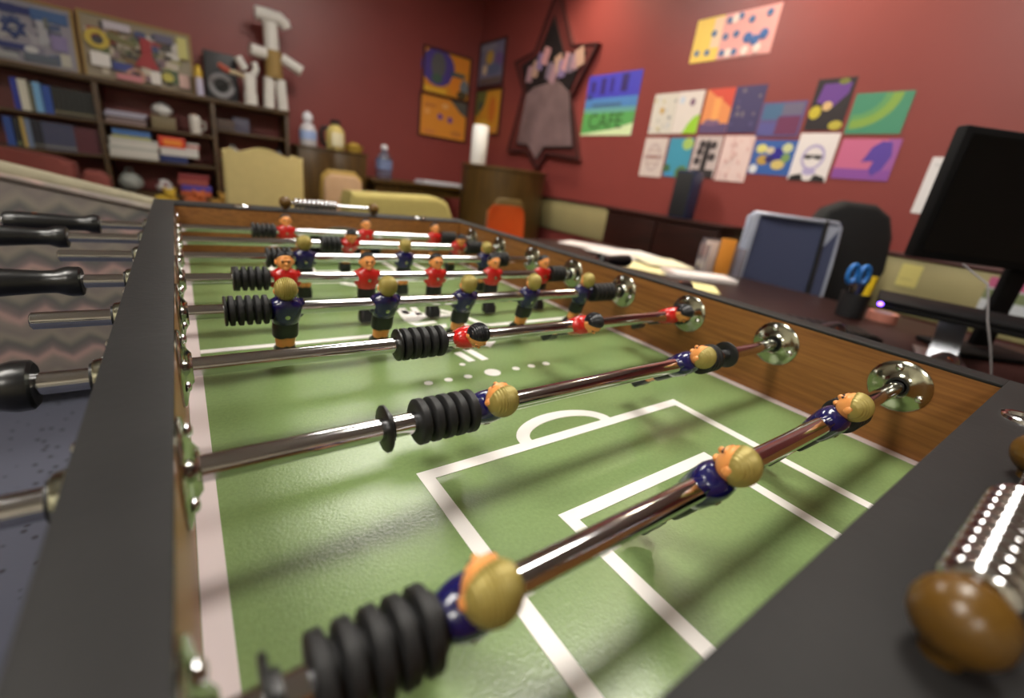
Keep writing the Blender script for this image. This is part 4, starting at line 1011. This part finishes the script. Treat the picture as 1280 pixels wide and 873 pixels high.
m.build('foot', M_sil, ls)
MB().box((-.11, -.06, .1085), (.11, .06, .113), .002).build('plate', M_sil, ls)
lp = thing('laptop', 'closed black laptop on the silver stand with a violet light', 'laptop', (1.60, .12, DT+.1135), -1.3)
MB().box((-.17, -.13, .0), (.17, .11, .012), .003).build('base', M_mon, lp)
MB().box((-.17, -.13, .0125), (.17, .11, .024), .003).build('lid', M_mon, lp)
MB().ball((-.164, -.131, .012), (.006, .004, .005), 12, 8).build('indicator_light', emit('violet light', (110, 70, 255), 14), lp)
kb = thing('keyboard', 'black keyboard on the desk in front of the laptop stand', 'keyboard', (1.49, .42, DT), -.9)
MB().box((-.19, -.06, 0), (.19, .06, .016), .004).build('body', M_mon, kb)
m = MB()
for r_ in range(5):
    for c_ in range(14): m.box((-.18+.0258*c_, -.05+.0205*r_, .0162), (-.18+.0258*c_+.021, -.05+.0205*r_+.0165, .021))
ks = m.build('keys', M_bush, kb); ks['kind'] = 'stuff'
tag(MB().tube([(1.62, .16, .195), (1.50, .085, .165), (1.468, .055, .09), (1.462, .028, .03), (1.464, .0, DT+.004), (1.50, -.12, DT+.004)], .0022, 8).build('cable', mat('grey cable', (120, 116, 118), .5), loc=(1.464, .0, DT)), 'thin grey cable hanging below the monitor', 'cable')
art('sticky_note', 'pale yellow note on the beige band left of the monitor', 'note', 'R', .635, -.02, .09, .12, (196, 184, 110), [R(.1, .3, .7, .36, (170, 158, 96))], None, None, .004, 0, .022)
art('paper_sheet', 'pink and green striped sheet on the beige band under the monitor', 'paper', 'R', .29, -.06, .20, .17, (186, 190, 196), [R(0, .70, 1, 1, (176, 84, 120)), R(0, .36, 1, .66, (110, 120, 84))], None, None, .004, 0, .022)
# mesh chair and black office chair behind the desk
mc = thing('mesh_chair', 'silver framed office chair with dark blue mesh back behind the desk', 'chair', (2.46, .93, FLOOR), -.67)
M_mesh = mat('dark blue mesh', (58, 64, 92), .7, bump=.3, bscale=400)
M_ali = mat('silver plastic', (168, 174, 192), .35, .3)
bz = .62
fr = MB()
fr.tube([(-.235, -.02, .60), (-.232, .0, .85), (-.225, .02, 1.035), (-.205, .02, 1.055), (.205, .02, 1.055), (.225, .02, 1.035), (.232, .0, .85), (.235, -.02, .60), (-.235, -.02, .60)], .010, 10)
fr.build('back_frame', M_ali, mc)
slab(MB(), [[Vector((x, -.025-.02*(1-(x/.22)**2)*-1+.04*v,   .61+.45*v)) for x in [-.222+.444*i/10 for i in range(11)]] for v in [k/8 for k in range(9)]], [[Vector((x, -.017-.02*(1-(x/.22)**2)*-1+.04*v,   .61+.45*v)) for x in [-.222+.444*i/10 for i in range(11)]] for v in [k/8 for k in range(9)]]).build('mesh_back', M_mesh, mc)
MB().box((.165, .012, .60), (.232, .020, 1.04), .003).build('side_plate', M_ali, mc)
MB().box((-.225, -.03, .57), (-.195, .0, 1.05), .005).build('side_plate', M_ali, mc)
MB().tube([(.150, -.035, .60), (.150, -.012, .85), (.148, .012, 1.06)], .010, 8).build('strap', M_bush, mc)
MB().box((-.24, .05, .42), (.24, .48, .49), .03, 4).build('seat', M_mesh, mc)
MB().box((-.05, -.03, .44), (.05, .055, .60), .006).build('back_bracket', M_ali, mc)
MB().cyl((0, .25, .07), (0, .25, .42), .028).build('post', M_chrome, mc)
def star_base(t, m_, yc=-.25, R=.21):
    f = MB()
    for k in range(5):
        a = 2*PI*k/5+.3; f.tube([(0, yc, .09), (R*math.cos(a), yc+R*math.sin(a), .07)], [.026, .016], 8); f.ball((R*math.cos(a), yc+R*math.sin(a), .0305), .03, 10, 8)
    f.build('base', m_, t)
star_base(mc, M_ali, .25)
oc = thing('office_chair', 'tall black office chair with rounded back near the right wall', 'chair', (2.86, .84, FLOOR), -.62)
M_bk = mat('black chair fabric', (20, 20, 22), .85)
pl_ = [(-.21, .55), (-.235, .85), (-.225, 1.02), (-.17, 1.125), (-.08, 1.17), (.08, 1.17), (.17, 1.125), (.225, 1.02), (.235, .85), (.21, .55)]
MB().prism(pl_, -.05, .05, 'y', .035).build('backrest', M_bk, oc)
MB().box((-.22, -.44, .43), (.22, -.06, .53), .04, 4).build('seat', M_bk, oc)
MB().box((-.04, -.055, .47), (.04, .045, .56), .004).build('back_bracket', M_dark, oc)
MB().cyl((0, -.25, .07), (0, -.25, .43), .028).build('post', M_dark, oc)
star_base(oc, M_dark)



# ------------------------------------------------------------------ world and view
w = bpy.data.worlds.new('world'); sc.world = w; w.use_nodes = True
w.node_tree.nodes['Background'].inputs[0].default_value = (.02, .02, .02, 1)
sc.view_settings.view_transform = 'Standard'; sc.view_settings.look = 'None'
sc.view_settings.gamma = 1; sc.view_settings.use_curve_mapping = False
sc.view_settings.exposure = 0.0
